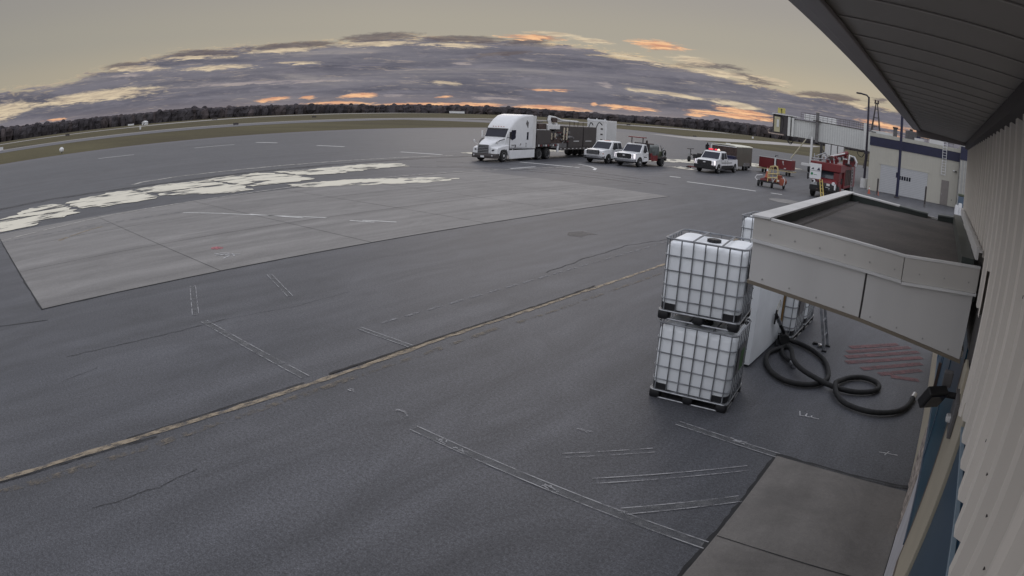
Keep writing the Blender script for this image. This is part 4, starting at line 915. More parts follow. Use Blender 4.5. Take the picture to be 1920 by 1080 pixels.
def pickup_body(t, W, paint, fw, rw, bed_end, cab_end, hood_y=1.15, ws=(1.15, 1.95), roof_end=None, belt=1.20, hood_front=1.10, top=1.93, bed=True, tw=0.40):
    hw = W/2
    def arch(y, r=0.52, n=8): return [(y - r*math.cos(PI*k/n), 0.40 + r*0.92*math.sin(PI*k/n)) for k in range(n+1)]
    low = 0.46
    P = [(0.05,low)] + arch(fw)[0:]
    P = [(0.03,.48),(0.0,.72),(0.0,hood_front-.03),(0.05,hood_front)]
    P += [(hood_y*.5,belt-.03),(hood_y,belt+.03)]
    P += [(cab_end,belt+.03),(cab_end,belt)]
    end = bed_end if bed else cab_end
    if bed: P += [(cab_end+.04,belt+.04),(bed_end,belt+.04),(bed_end,.55)]
    else: P += [(cab_end,.50)]
    bot = []
    if bed: bot += list(reversed(arch(rw)))
    bot += list(reversed(arch(fw)))
    P += [(y_, max(z_, .44)) for y_, z_ in bot]
    b_ = MB().prof(P, 'x', -hw, hw)
    def df(x, y, z):
        s = 1.0
        if y < 0.5: s *= 1 - 0.10*(0.5-y)/0.5
        if z > 0.95: s *= 1 - 0.07*(z-0.95)/0.3
        if z < 0.6: s *= 0.985
        return (x*s, y, z)
    # subdivide across so the hood can crown
    b_ = MB(); n_ = 6
    b_.loft([[(-hw + 2*hw*i/n_, y, z + ((0.05*(1-(2*i/n_-1)**2)) if (z > 1.0 and y < hood_y+.05) else 0)) for y, z in P] for i in range(n_+1)])
    b_.warp(df)
    body = b_.build('body', paint, t, bevel=0.03, smooth=True)
    MB().box(-hw+.22, hw-.22, 0.15, end-.1, .36, .95).build('chassis', M_black, t)
    # cabin
    ra = ws[1]; rb = roof_end or cab_end-.25; r_ = hw*0.80; bw = hw*0.925
    b_ = MB()
    loops = [[(-bw,ws[0],belt),(bw,ws[0],belt),(bw,cab_end,belt),(-bw,cab_end,belt)],
             [(-r_,ra-.06,top-.05),(r_,ra-.06,top-.05),(r_,rb+.03,top-.05),(-r_,rb+.03,top-.05)],
             [(-r_+.09,ra+.10,top),(r_-.09,ra+.10,top),(r_-.09,rb-.06,top),(-r_+.09,rb-.06,top)]]
    b_.loft(loops).build('cab', paint, t, bevel=0.03, smooth=True)
    f = lambda z, a, c: a + (c-a)*(z-belt)/(top-.05-belt)
    def cp(sx, y, z, off=0.012): # point on the side glass plane
        return (sx*(f(z, bw, r_)+off), y, z)
    w_ = MB(); z0, z1 = belt+.07, top-.11
    ya, yb = f(z0, ws[0], ra-.06)-.014, f(z1, ws[0], ra-.06)-.014
    quad_panel(w_, [(-f(z0,bw,r_)+.09,ya,z0),(f(z0,bw,r_)-.09,ya,z0),(f(z1,bw,r_)-.07,yb,z1),(-f(z1,bw,r_)+.07,yb,z1)])
    wsd = w_.build('windshield', M_wind, t)
    cuts = [ws[0]+.50, (ws[0]+.5+cab_end)/2+.06, cab_end-.15] if cab_end-ws[0] > 2.1 else [ws[0]+.50, cab_end-.16]
    for s in (-1, 1):
        for i in range(len(cuts)-1):
            a, c = cuts[i]+.04, cuts[i+1]-.04
            a2 = a + (.30 if i == 0 else 0.02)
            last = (i == len(cuts)-2)
            pp = [cp(s,a,z0+.02),cp(s,c,z0+.02),cp(s,c-(.12 if last else 0),z1-.02),cp(s,a2,z1-.02)]
            q_ = MB(); quad_panel(q_, pp); q_.build('side_window', M_wind, t)
            MB().box(s*(hw+.004)-.012, s*(hw+.004)+.012, c-.12, c, belt-.13, belt-.10).build('door_handle', M_black, t)
        m_ = MB(); m_.box(s*(hw+.08)-.075, s*(hw+.08)+.075, ws[0]+.52, ws[0]+.62, belt+.02, belt+.30); m_.box(min(s*(hw-.05), s*(hw+.05)), max(s*(hw-.05), s*(hw+.05)), ws[0]+.55, ws[0]+.59, belt+.03, belt+.07)
        m_.build('mirror', M_black, t, bevel=0.02)
    for y in [c for c in cuts]:
        pass
    sm = MB()
    for s in (-1, 1):
        for y in cuts: sm.box(s*(hw-.002)-.004, s*(hw-.002)+.004, y-.006, y+.006, .55, belt-.02)
    sm.each('door_seam', M_midgrey, t)
    return body

# white crew-cab pickup, left of the pair
t = thing('pickup_truck', 'white crew-cab pickup with wide chrome-barred grille parked beside the long flatbed trailer', 'pickup', (-29.95, 48.75, 0), R(1))
pickup_body(t, 2.0, M_white, 1.02, 4.75, 5.9, 3.75, ws=(1.30, 2.05), top=1.95)
pickup_front(t, 2.0, 1.15, style='ram')
for s in (-1, 1):
    wheel(t, s*.88, 1.02, .40, .28, s, M_rim); wheel(t, s*.88, 4.75, .40, .28, s, M_rim)
MB().box(-.3,.3,2.4,2.44,1.95,1.99).build('cab_marker_light', M_amber, t)
MB().box(-.85,.85,3.85,5.7,1.24,1.42).build('bed_cover', M_black, t, bevel=0.02)

# white flatbed truck with tank
t = thing('tank_truck', 'white cab truck carrying a grey-green tank and a canopied rack, black spoked grille', 'truck', (-27.05, 49.05, 0), R(0))
pickup_body(t, 2.02, M_white, 1.05, 5.4, 0, 2.75, ws=(1.22, 1.95), top=1.98, bed=False)
pickup_front(t, 2.02, 1.15, style='ford', lit=1)
for s in (-1, 1):
    wheel(t, s*.90, 1.05, .41, .27, s, M_rim); wheel(t, s*.86, 5.4, .41, .45, s, M_rim, dual=True)
    tx = MB()
    if s == 1:
        for (y0, y1, z) in ((1.82,1.90,.86),(1.93,1.99,.86),(2.02,2.10,.86),(2.13,2.19,.86),(2.22,2.30,.86)): tx.box(1.012, 1.016, y0, y1, z-.045, z+.045)
        tx.box(1.012,1.016,2.12,2.22,1.02,1.09)
        tx.each('door_letter', M_dkgrey, t)
MB().box(-1.05,1.05,2.85,6.3,.72,.86).build('flatbed', M_dkgrey, t, bevel=0.01)
MB().box(-.95,1.06,2.95,3.25,.60,1.20).build('side_toolbox', M_redp, t, bevel=0.01)
MB().box(.98,1.08,3.26,4.3,.5,1.0).build('side_toolbox', M_redp, t, bevel=0.01)
lp = []
for y, q in ((3.0,.90),(3.08,1),(4.85,1),(4.95,.90)): lp.append([(px*q, y, 1.40+pz*q) for px, pz in rrect(.92,.53,.28,5)])
MB().loft(lp).build('tank', M_tarp, t, smooth=True)
MB().box(-.95,.95,2.80,2.88,.86,1.98).build('headache_rack', M_dkgrey, t)
MB().box(-.5,.5,3.5,4.6,1.935,2.02).build('hose_tray', M_dkbrown, t)
rk = MB()
for x in (-.48,.62): rk.box(x,x+.07,2.05,2.12,1.97,2.50)
rk.box(-.3,.85,2.3,2.45,2.0,2.08)
r0 = rk.build('rack', M_dkgrey, t); MB().box(-.62,.82,1.72,2.45,2.50,2.58).build('rack_roof', M_redp, r0, bevel=0.01)
MB().cyl((.78,2.6,2.05),(.78,2.6,2.32),.09,10).build('beacon', M_dkbrown, t)
gm = MB(); gm.box(-.7,.75,5.0,5.9,.87,1.35); gm.cyl((-.2,5.4,1.35),(-.2,5.4,1.75),.25,12); gm.build('pump_unit', M_green, t, bevel=0.02)
pp_ = MB(); pp_.tube([(.7,5.05,.9),(.7,5.05,1.9),(.7,5.6,1.9),(.7,5.9,1.3)],.035,6); pp_.tube([(.95,5.7,.9),(.9,5.9,1.75),(.6,6.1,1.5),(.8,6.3,.9)],.04,6); pp_.tube([(.2,5.1,1.3),(.3,5.2,2.0),(.5,5.6,1.9)],.03,6); pp_.build('pipework', M_galv, t)
rl = MB(); rl.tube([(.93,5.95+.34*math.cos(a*PI/8),1.15+.34*math.sin(a*PI/8)) for a in range(16)],.05,6,closed=True); rl.cyl((.75,5.95,1.15),(1.0,5.95,1.15),.14,10); rl.build('hose_reel', M_black, t)
MB().box(-1.0,1.0,6.1,6.4,.5,.8).build('rear_bumper', M_black, t)

# white pickup with lit beacons
t = thing('pickup_truck', 'white pickup with lit red roof beacons and lit headlights in front of the dark trailer', 'pickup', (-21.62, 53.95, 0), R(0))
pickup_body(t, 2.02, M_white, 1.10, 5.55, 6.35, 3.55, ws=(1.25, 2.0), top=1.95)
pickup_front(t, 2.02, 1.15, style='ford', lit=2)
for s in (-1, 1):
    wheel(t, s*.89, 1.10, .42, .28, s, M_rim); wheel(t, s*.89, 5.55, .42, .28, s, M_rim)
MB().box(.985,1.018,1.70,4.95,.42,.70).build('running_board', M_black, t)
MB().box(-.95,.95,-.10,-.07,.42,.72).build('bumper_guard', M_black, t)
for s in (-1, 1):
    MB().box(*sorted((s*.99,s*1.012)),1.85,4.6,.92,.97).build('door_stripe', M_dkgrey, t)
lb = MB().box(-.62,.62,2.3,2.56,1.955,2.0).build('light_bar', M_dkgrey, t)
for x in (-.50,-.28,.10): MB().box(x-.08,x+.08,2.28,2.54,2.003,2.13).build('beacon', M_redlamp, lb, bevel=0.02)
MB().prof([(.24,2.003),(.52,2.003),(.42,2.16),(.34,2.16)], 'y', 2.3, 2.5).build('beacon', M_whitelamp, lb, bevel=0.01)
MB().box(-.9,.9,3.8,6.3,1.245,1.30).build('bed_cover', M_navy, t)
MB().box(-.86,.86,5.6,6.25,1.30,1.55).build('bed_toolbox', M_navy, t, bevel=0.01)

# dark enclosed trailer
t = thing('enclosed_trailer', 'dark brown enclosed cargo trailer with whitish roof behind the beacon-lit pickup', 'trailer', (-22.78, 61.9, 0), R(0))
MB().box(-1.38,1.38,0,5.3,.45,2.42).build('body', M_dkbrown, t, bevel=0.03)
MB().box(1.381,1.392,.12,5.15,.50,2.36).build('side_panel', mat('olive_grey_panel', (0.12,0.11,0.092), rough=0.5, var=0.10, scale=.8), t)
rf = MB(); lp = []
for x, z in ((-1.40,2.42),(-1.0,2.50),(0,2.53),(1.0,2.50),(1.40,2.42)): lp.append([(x,-.03,z-.04),(x,5.33,z-.04),(x,5.33,z+.03),(x,-.03,z+.03)])
rf.loft(lp).build('roof', mat('frosted_roof', (0.75,0.73,0.62), rough=0.7, var=0.1, scale=4), t)
MB().box(-1.40,-1.28,-.02,-.001,.45,2.42).build('corner_strip', M_white2, t); MB().box(-1.28,1.40,-.02,-.001,2.33,2.41).build('top_trim', M_white2, t)
MB().box(-.2,.2,1.0,1.4,2.55,2.66).build('roof_vent', M_white2, t, bevel=0.02)
MB().box(-.55,.5,-.03,-.002,.5,1.45).build('front_box', M_navy, t)
for y in (3.0, 3.95): wheel(t, 1.22, y, .36, .24, 1, M_galv); wheel(t, -1.22, y, .36, .24, -1, M_galv)
MB().prof([(2.5,.45),(2.6,.80),(4.35,.80),(4.45,.45)], 'x', 1.393, 1.46).build('fender', M_galv, t)
for y in (.4, 1.7, 5.0): MB().box(1.30,1.42,y,y+.14,.18,.45).build('marker_bracket', M_white2, t)
MB().tube([(0,0,.5),(0,-1.2,.5)],.06,6).build('tongue', M_black, t); MB().box(.6,1.2,5.35,5.9,.18,.40).build('rear_ramp', M_black, t)

# person far behind the pickup
def person(name, label, loc, rz):
    t = bpy.data.meshes.new('person'); V = []; E_ = []; Rr = []
    def j(p, r, par=None):
        V.append(p); Rr.append(r)
        if par is not None: E_.append((par, len(V)-1))
        return len(V)-1
    p0 = j((0,0,.98),(.17,.12)); ch = j((0,.0,1.22),(.17,.12),p0); sh = j((0,.0,1.42),(.19,.11),ch); nk = j((0,0,1.54),(.065,.065),sh); hd = j((0,-.02,1.66),(.095,.11),nk); j((0,-.01,1.78),(.07,.08),hd)
    for s in (-1,1):
        hp = j((s*.10,0,.90),(.10,.11),p0); kn = j((s*.12,-.02,.50),(.065,.07),hp); an = j((s*.13,.02,.10),(.045,.05),kn); j((s*.14,-.14,.045),(.045,.035),an)
        so_ = j((s*.21,0,1.40),(.065,.065),sh); eb = j((s*.26,.03,1.12),(.048,.048),so_); wr = j((s*.22,-.12,.92),(.035,.035),eb); j((s*.20,-.17,.84),(.035,.025),wr)
    t.from_pydata(V, E_, []); o = bpy.data.objects.new(name, t); COL.objects.link(o)
    sk = o.modifiers.new('skin', 'SKIN')
    for v_, r_ in zip(t.skin_vertices[0].data, Rr): v_.radius = r_
    t.skin_vertices[0].data[0].use_root = True
    sb = o.modifiers.new('sub', 'SUBSURF'); sb.levels = 1; sb.render_levels = 1
    t.materials.append(mat('dark_clothing', (0.012,0.011,0.014), rough=0.9)); o.location = loc; o.rotation_euler = (0,0,rz)
    return o
pe = person('person', '', (-35.75, 90.0, 0), R(10)); pe.scale = (1.08, 1.08, 1.06); tag(pe, 'person in dark clothes standing on the apron left of the dark trailer', 'person')

# semi tractor
SM = (-34.107, 39.18, 0)
t = thing('semi_tractor', 'white sleeper-cab semi tractor with tall roof fairing and black bumper', 'semi truck', SM, R(6))
def rr_loop(y, hw, z0, z1, r, n=4): return [(px, y, pz) for px, pz in rrect(hw, (z1-z0)/2, r, n, 0, (z0+z1)/2)]
MB().loft([rr_loop(.10,.50,.62,1.28,.10), rr_loop(.16,.58,.62,1.36,.12), rr_loop(.7,.74,.62,1.62,.16), rr_loop(1.3,.88,.62,1.80,.16), rr_loop(1.75,.98,.62,1.94,.16)]).build('hood', M_white, t, smooth=True)
for s in (-1, 1):
    # fender shell with wheel arch
    A = [(1.26 - .60*math.cos(PI*k/10), .50 + .60*math.sin(PI*k/10)) for k in range(11)]
    P = [(.16,.62),(.20,1.12),(.45,1.24),(1.2,1.36),(1.95,1.40),(1.95,.55)] + list(reversed(A))
    b_ = MB(); b_.loft([[(s*.62, y, z) for y, z in P], [(s*1.02, y + .06, z - .02*(z > 1)) for y, z in P], [(s*1.16, y + .12 if y < .3 else y, z - .10*(z > 1)) for y, z in P]])
    b_.build('fender', M_white, t, bevel=0.02, smooth=True)
    hl = MB().hexa([(s*.70,.14,.86),(s*1.12,.30,.90),(s*1.10,.5,.90),(s*.70,.3,.86)], [(s*.74,.18,1.06),(s*1.13,.42,1.12),(s*1.10,.55,1.12),(s*.74,.3,1.06)]).build('headlight', M_lamp, t)
    MB().hexa([(s*.76,.12,.90),(s*.92,.19,.91),(s*.92,.3,.91),(s*.76,.3,.90)], [(s*.78,.145,1.0),(s*.93,.22,1.02),(s*.92,.3,1.02),(s*.78,.3,1.0)]).build('lamp_unit', M_black, hl)
    wheel(t, s*1.02, 1.26, .50, .30, s, M_rim)
    for y in (6.65, 8.1): wheel(t, s*.92, y, .50, .60, s, M_rim, dual=True)
MB().prof([(.40-.9,.62),(.40+.1,.62),(.40+.06,1.30),(.40-.86,1.30)], 'y', .06, .12).warp(lambda x,y,z:(x-.0+.0,y,z)).warp(lambda x,y,z:(x,y,z)).build('grille', M_black, t) if False else None
gb = MB().prof([(-.50,.64),(.50,.64),(.44,1.32),(-.44,1.32)], 'y', .06, .12).build('grille', M_black, t)
sb_ = MB()
for k in range(5):
    z = .74 + .125*k; q = .49-.05*(k/4); sb_.box(-q,q,.035,.058,z-.018,z+.018)
sb_.box(-.53,-.49,.03,.1,.62,1.34); sb_.box(.49,.53,.03,.1,.62,1.34); sb_.box(-.47,.47,.03,.1,1.32,1.37)
sb_.each('grille_bar', M_silver, gb)
bp = MB(); lp = []
for x, dy in ((-1.20,.42),(-1.12,.14),(-.7,.0),(.7,.0),(1.12,.14),(1.20,.42)): lp.append([(x,dy,.30),(x,dy-.03,.50),(x,dy+.02,.68),(x,dy+.16,.68),(x,dy+.16,.30)])
bp.loft(lp); bo = bp.build('bumper', M_dkgrey, t, bevel=0.02)
MB().box(-.17,.17,-.05,-.035,.36,.50).build('licence_plate', M_white, t)
for s in (-1, 1): MB().box(s*.80-.10,s*.80+.10,.02,.05,.46,.58).build('fog_lamp', M_lamp, bo)
# sleeper cab with fairing
prof_ = [(1.62,1.90),(2.02,2.62),(1.98,2.72),(2.35,3.12),(2.9,3.52),(3.5,3.76),(4.2,3.86),(5.55,3.86)]
lp = []
def cabloop(y0, z1, hw, z0=.98, rt=.22): return [(px, y0, pz) for px, pz in rrect(hw, (z1-z0)/2, rt, 5, 0, (z0+z1)/2)]
lp = [cabloop(1.64,1.95,1.02,rt=.08), cabloop(1.78,2.22,1.05,rt=.10), cabloop(2.0,2.62,1.08,rt=.14), cabloop(2.06,2.76,1.10,rt=.2), cabloop(2.35,3.10,1.13,rt=.3), cabloop(2.8,3.46,1.15,rt=.32), cabloop(3.4,3.74,1.17,rt=.28), cabloop(4.2,3.86,1.18,rt=.2), cabloop(5.5,3.87,1.18,rt=.10), cabloop(5.56,3.84,1.16,rt=.10)]
MB().loft(lp).build('cab', M_white, t, smooth=True)
MB().box(-1.17,1.17,5.57,6.05,1.0,3.80).build('side_extender', M_white2, t, bevel=0.02)
w_ = MB(); quad_panel(w_, [(-.96,1.62,1.98),(.96,1.62,1.98),(.98,1.955,2.60),(-.98,1.955,2.60)], .03); w_.build('windshield', M_wind, t)
MB().box(-1.02,1.02,1.90,1.97,2.62,2.68).build('sun_visor', M_dkgrey, t)
ml = MB()
for k in range(5): ml.box(-.5+.25*k-.03,-.5+.25*k+.03,2.03,2.12,2.80,2.84)
ml.each('marker_light', M_amber, t)
for s in (-1, 1):
    X0, X1 = (1.138, 1.152)
    MB().prof([(2.05,1.92),(2.42,1.74),(2.86,1.90),(2.90,2.56),(2.30,2.56)], 'x', s*X0, s*(X1+.02)).build('side_window', M_wind, t)
    MB().box(*sorted((s*1.17,s*1.19)),4.55,4.82,1.75,2.40).build('sleeper_window', M_wind, t)
    MB().prof([(4.35,3.12),(4.70,2.72),(4.78,3.20),(4.50,3.42)], 'x', s*1.168, s*1.188).build('roof_vent', M_midgrey, t)
    MB().box(*sorted((s*1.06,s*1.12)),2.06,2.13,1.0,1.9).build('door_seam', M_midgrey, t)
    MB().prof([(2.05,.22),(2.05,.92),(5.95,.92),(5.95,.24)], 'x', s*1.10, s*1.17).build('side_skirt', M_white, t, bevel=0.015)
    ms = MB(); ms.box(s*1.36-.06,s*1.36+.06,1.72,1.86,1.88,2.42); ms.box(*sorted((s*1.05,s*1.34)),1.78,1.82,1.95,1.99); ms.build('mirror', M_white2 if s < 0 else M_black, t, bevel=0.02)
    hm = MB(); hm.sphere((s*1.12,.36,1.62),.10,10,6,sc=(.8,.6,1.2)); hm.tube([(s*.95,.6,1.35),(s*1.12,.38,1.55)],.018,6); hm.build('hood_mirror', M_white2, t)
    lt = MB()
    for y0, y1, z0, z1 in ((2.35,2.95,1.32,1.36),(2.86,2.92,1.12,1.36),(3.6,3.72,1.36,1.46),(3.54,3.62,1.28,1.36),(4.42,4.56,1.42,1.50),(4.45,4.54,1.30,1.38),(4.42,4.56,1.18,1.26)): lt.box(*sorted((s*1.13,s*1.182)),y0,y1,z0,z1)
    lt.each('door_decal', M_dkgrey, t)
    hs = MB(); hs.tube([(s*.80,.62,1.50),(s*.90,1.0,1.72),(s*1.0,1.5,1.82)],.035,6); hs.build('hood_vent', M_black, t)
MB().box(-.45,.45,5.6,9.0,.55,.98).build('chassis', M_black, t)
MB().box(-1.15,1.15,6.051,6.10,1.0,3.78).build('gap_shade_panel', M_dkgrey, t)  # added dark sheet, painting the shade in the gap behind the cab
MB().cyl((0,7.4,.98),(0,7.4,1.12),.5,14).build('fifth_wheel', M_dkbrown, t)

# long equipment trailer behind the tractor
t = thing('flatbed_trailer', 'long low trailer behind the semi carrying dark steel boxes and a folded white crane', 'trailer', SM, R(6))
MB().box(-1.22,1.22,5.98+.12,10.0,1.14,1.36).build('gooseneck', M_dkgrey, t)
MB().box(-1.25,1.25,10.0,19.8,.78,1.0).build('deck', M_dkgrey, t)
rf = MB()
for k in range(12): rf.box(1.252,1.262,10.3+.78*k,10.55+.78*k,.86,.93)
rf.each('reflector', M_white2, t)
for y in (16.2, 17.5, 18.8): wheel(t, 1.0, y, .42, .5, 1, M_dkgrey, dual=True); wheel(t, -1.0, y, .42, .5, -1, M_dkgrey, dual=True)
MB().box(-1.2,1.2,6.16,8.6,1.37,2.60).build('steel_box', M_dkgrey, t, bevel=0.02)
MB().box(-1.1,1.1,8.7,11.5,1.40,2.0).build('engine_bay', M_dkbrown, t, bevel=0.02)
MB().box(.0,1.1,6.55,7.9,2.66,3.16).build('winch_box', M_dkbrown, t, bevel=0.02); MB().box(-1.1,1.15,6.2,7.8,2.60,2.64).build('rail', M_white2, t)
MB().tube([(.4,6.9,3.2),(.5,8.2,3.30)],.06,6).build('boom_rest', M_dkgrey, t)
cr = MB(); cr.box(.2,1.15,8.05,10.3,2.68,3.08); cr.box(.9,1.18,8.05,8.35,2.3,2.68); cr.cyl((.6,10.2,2.7),(.6,10.2,3.25),.28,12)
c0 = cr.build('crane_base', M_white2, t, bevel=0.03)
cb_ = MB(); cb_.tube([(.7,9.0,3.82),(.7,10.1,3.74),(.7,11.4,3.50),(.7,14.6,3.44)],.095,8); cb_.tube([(.7,9.3,3.1),(.7,9.0,3.5),(.7,9.1,3.8)],.16,8); cb_.build('crane_boom', M_white2, c0)
MB().box(.35,1.0,9.2,10.0,3.3,3.7).build('crane_head', M_dkbrown, c0)
MB().box(1.15,1.24,9.75,10.05,.62,1.36).build('mudflap', M_white, t)
pi_ = MB()
for y in (8.35, 8.85, 9.45): pi_.cyl((1.12,y,1.75),(1.12,y,2.35),.07,8)
for y in (10.9, 11.5): pi_.tube([(1.2,y,1.70),(1.22,y+.1,2.85)],.075,8)
pi_.each('hydraulic_cylinder', mat('cream_pipe', (0.52,0.46,0.36), rough=0.5), t)
pg = MB(); pg.box(.5,1.2,8.7,11.6,1.0,1.4); pg.tube([(1.15,11.7,1.95),(1.15,12.6,1.98),(1.15,13.0,1.85)],.10,8); pg.cyl((1.0,12.1,2.0),(1.2,12.1,2.0),.16,10); pg.build('machinery', M_midgrey, t)
MB().box(-1.18,1.18,12.0,14.9,1.02,2.98).build('steel_box', M_dkgrey, t, bevel=0.02)
MB().box(-1.18,1.18,15.1,17.95,1.02,2.98).build('steel_box', M_dkgrey, t, bevel=0.02)
ls = MB(); ls.box(1.181,1.20,13.0,14.1,1.56,1.62); ls.box(1.181,1.20,15.5,16.8,1.56,1.62); ls.each('reflective_stripe', M_white, t)
rnd = random.Random(77)
for k in range(34):
    y = rnd.uniform(8.7, 12.0); z = rnd.uniform(1.45, 2.55); a_ = rnd.uniform(.06, .30); q_ = MB()
    if rnd.random() < .5: q_.box(1.0-rnd.uniform(.1,.5), 1.22, y, y+a_, z, z+rnd.uniform(.05,.25))
    else: q_.tube([(1.15, y, z), (1.2, y+rnd.uniform(-.3,.5), z+rnd.uniform(-.3,.35))], rnd.uniform(.025,.06), 6)
    q_.build('engine_fitting', rnd.choice((M_dkbrown, M_dkgrey, M_midgrey, M_galv, M_black, M_redp)), t)
for k in range(9):
    MB().box(1.222, 1.26, 6.4+.42*k, 6.4+.42*k+.16, 1.16, 1.32).build('side_lamp', (M_white2, M_redp, M_galv)[k % 3], t)
st = MB()
for y in (12.6, 13.5, 14.3, 15.4): st.tube([(.9,y,2.98),(.9,y,3.42)],.03,6)
st.each('boom_support', M_dkbrown, t)
hb = MB(); hb.tube(smooth_path([(1.0,16.4,2.9),(1.0,16.9,3.45),(1.0,17.4,3.2)]),.05,6); hb.tube(smooth_path([(1.0,18.2,3.0),(1.0,18.8,3.5),(1.0,19.6,3.25)]),.05,6); hb.each('hose', M_black, t)
t = thing('lattice_rack', 'narrow white slotted steel rack beyond the end of the long trailer', 'rack', (-37.1, 62.0, 0))
MB().box(-.48,.48,0,.12,.3,3.28).build('panel', M_white2, t, bevel=0.01)
for z in (.9,1.5,2.1,2.7): MB().box(-.16,.12,-.02,-.001,z,z+.16).build('slot', M_dkgrey, t)
MB().box(.44,.52,-.03,.13,.3,3.34).build('post', M_white, t); MB().box(-.5,.5,0,.5,0,.3).build('base', M_dkgrey, t)
t = thing('shipping_container', 'tall white box container standing beyond the long trailer', 'container', (-39.75, 65.0, 0))
bb = MB(); bb.box(-1.15,1.35,0,2.5,0.15,3.72); bo = bb.build('body', M_white2, t, bevel=0.03)
rb_ = MB()
for k in range(14): rb_.box(-1.05+.168*k,-1.05+.168*k+.07,-.03,-.001,.3,3.6)
for k in range(13): rb_.box(1.351,1.38,.15+.18*k,.22+.18*k,.3,3.6)
rb_.build('ribs', M_white2, bo); MB().box(-1.17,1.37,-.04,.04,3.60,3.80).build('top_rail', M_white, bo); MB().box(-1.17,1.37,-.04,.04,0,.2).build('bottom_rail', M_dkgrey, bo)
for x in (-1.1,0.0,1.1): MB().box(x,x+.12,0,.12,3.80,3.90).build('corner_lug', M_white, bo)

# machinery beside the beacon pickup
t = thing('utility_cart', 'small dark motorised cart with handle bars left of the beacon-lit pickup', 'cart', (-28.1, 67.3, 0), R(0))
bx = MB(); bx.box(-.15,1.5,-.4,.5,.45,.95); bx.box(.9,1.5,-.3,.4,.95,1.25); bx.build('body', M_black, t, bevel=0.06)
for x, y in ((-.75,0),(.25,.45),(.25,-.45),(1.2,.45),(1.2,-.45)): wheel(t, x, y, .33, .2, -1, M_dkgrey)
fk = MB(); fk.tube([(-.75,0,.35),(-.6,0,1.2),(-.65,0,1.45)],.05,6); fk.tube([(-.95,-.3,1.45),(-.65,0,1.45),(-.35,.3,1.5)],.04,6); fk.tube([(-.6,0,.9),(.1,0,.6)],.07,6); fk.build('steering_fork', M_dkgrey, t)
MB().box(-.85,-.60,-.12,.12,.6,1.05).build('front_cover', M_galv, t, bevel=0.02); MB().box(.3,.8,-.3,.3,.95,1.08).build('seat', M_black, t, bevel=0.03)
t = thing('tow_bar', 'low flat dark red tow bar on the ground left of the beacon-lit pickup', 'tow bar', (-23.6, 56.6, 0), R(10))
MB().box(-.7,.7,-.1,.1,.16,.26).build('beam', M_redp, t); wheel(t, -.5, .2, .14, .08, -1, M_dkgrey); MB().box(-.8,-.6,-.2,.2,.1,.2).build('head', M_black, t)

# dark red baggage trailer
t = thing('tarp_trailer', 'wide dark red box trailer with pale yellow base rail under the jet bridge', 'trailer', (-18.65, 68.0, 0), R(-4))
MB().box(-1.95,-.22,-.7,.7,.55,1.66).build('box', M_redp, t, bevel=0.03)
MB().box(.12,1.85,-.7,.7,.62,1.66).build('box', M_redp, t, bevel=0.03)
MB().box(-.21,.11,-.62,.7,.55,1.60).build('centre_post', M_dkbrown, t)
MB().box(-2.2,2.0,-.75,.75,.40,.50).build('base_rail', mat('pale_yellow', (0.48,0.40,0.25), rough=0.6), t)
MB().box(-1.96,1.86,-.74,-.70,1.64,1.70).build('top_rail', M_white2, t)
MB().box(-.12,.05,-.78,-.70,.9,1.75).build('bracket', M_white2, t)
for x in (-1.5, 1.3):
    for y in (-.5, .5): wheel(t, x, y, .22, .15, 1, M_dkgrey)
MB().tube([(-.05,-.7,1.7),(-.05,-.7,1.95),(.25,-.7,1.95)],.05,6).build('handle', M_black, t)
tx = MB(); tx.box(.85,.91,-.705,-.701,1.15,1.5); tx.tube([(.78,-.71,1.5),(.88,-.71,1.2),(.98,-.71,1.1)],.02,4); tx.box(1.0,1.25,-.705,-.701,.72,.80); tx.each('stencil', M_white2, t)

# orange ground power cart
t = thing('engine_cart', 'orange engine cart with yellow tube frame parked on the open apron', 'cart', (-13.9, 48.9, 0), R(0))
MB().hexa([(-.95,-.45,.34),(.9,-.45,.34),(.9,.55,.34),(-.95,.55,.34)], [(-.95,-.45,.46),(.9,-.45,.46),(.9,.55,.46),(-.95,.55,.46)]).build('deck', M_black, t, bevel=0.02)
MB().hexa([(-.8,-.35,.47),(0,-.35,.47),(0,.5,.47),(-.8,.5,.47)], [(-.75,-.3,.62),(-.1,-.3,.78),(-.1,.45,.78),(-.75,.45,.62)]).build('battery_cover', M_redp, t, bevel=0.03)
fr = MB()
fr.tube([(-.10,-.45,.45),(-.10,-.45,1.15),(.06,-.45,1.62),(.50,-.45,1.72),(.62,-.45,1.6),(.66,-.45,1.15),(.66,-.45,.5)],.035,8)
fr.tube([(-.10,.05,.45),(-.10,.05,1.15),(.06,.05,1.6),(.50,.05,1.68),(.66,.05,1.15),(.66,.05,.5)],.03,8)
fr.tube([(-.10,-.47,1.05),(.66,-.47,1.12)],.04,8); fr.tube([(-.10,-.47,.72),(.66,-.47,.84)],.04,8); fr.tube([(.30,-.45,.75),(.30,-.45,1.7)],.025,6); fr.tube([(-.10,-.45,1.15),(-.10,.05,1.15)],.03,6); fr.tube([(.66,-.45,1.15),(.66,.05,1.15)],.03,6)
fr.build('tube_frame', mat('pale_yellow_paint', (0.62,0.50,0.24), rough=0.5), t, smooth=True)
en = MB(); en.box(.35,1.15,-.3,.4,.36,.82); en.cyl((1.0,-.42,.55),(1.0,.45,.55),.27,14); en.cyl((.5,-.42,.68),(.5,-.1,.68),.16,12); en.box(.55,.9,-.2,.2,.82,1.02); en.build('engine', M_orange, t, bevel=0.02)
ec = MB(); ec.tube([(1.24,-.4,.3),(1.30,-.4,.7),(1.15,-.4,.95)],.035,6); ec.tube([(.3,-.42,.4),(.5,-.46,.75),(.7,-.44,.78)],.03,6); ec.box(.66,.84,-.46,-.30,.55,.68); ec.build('engine_trim', M_white2, t)
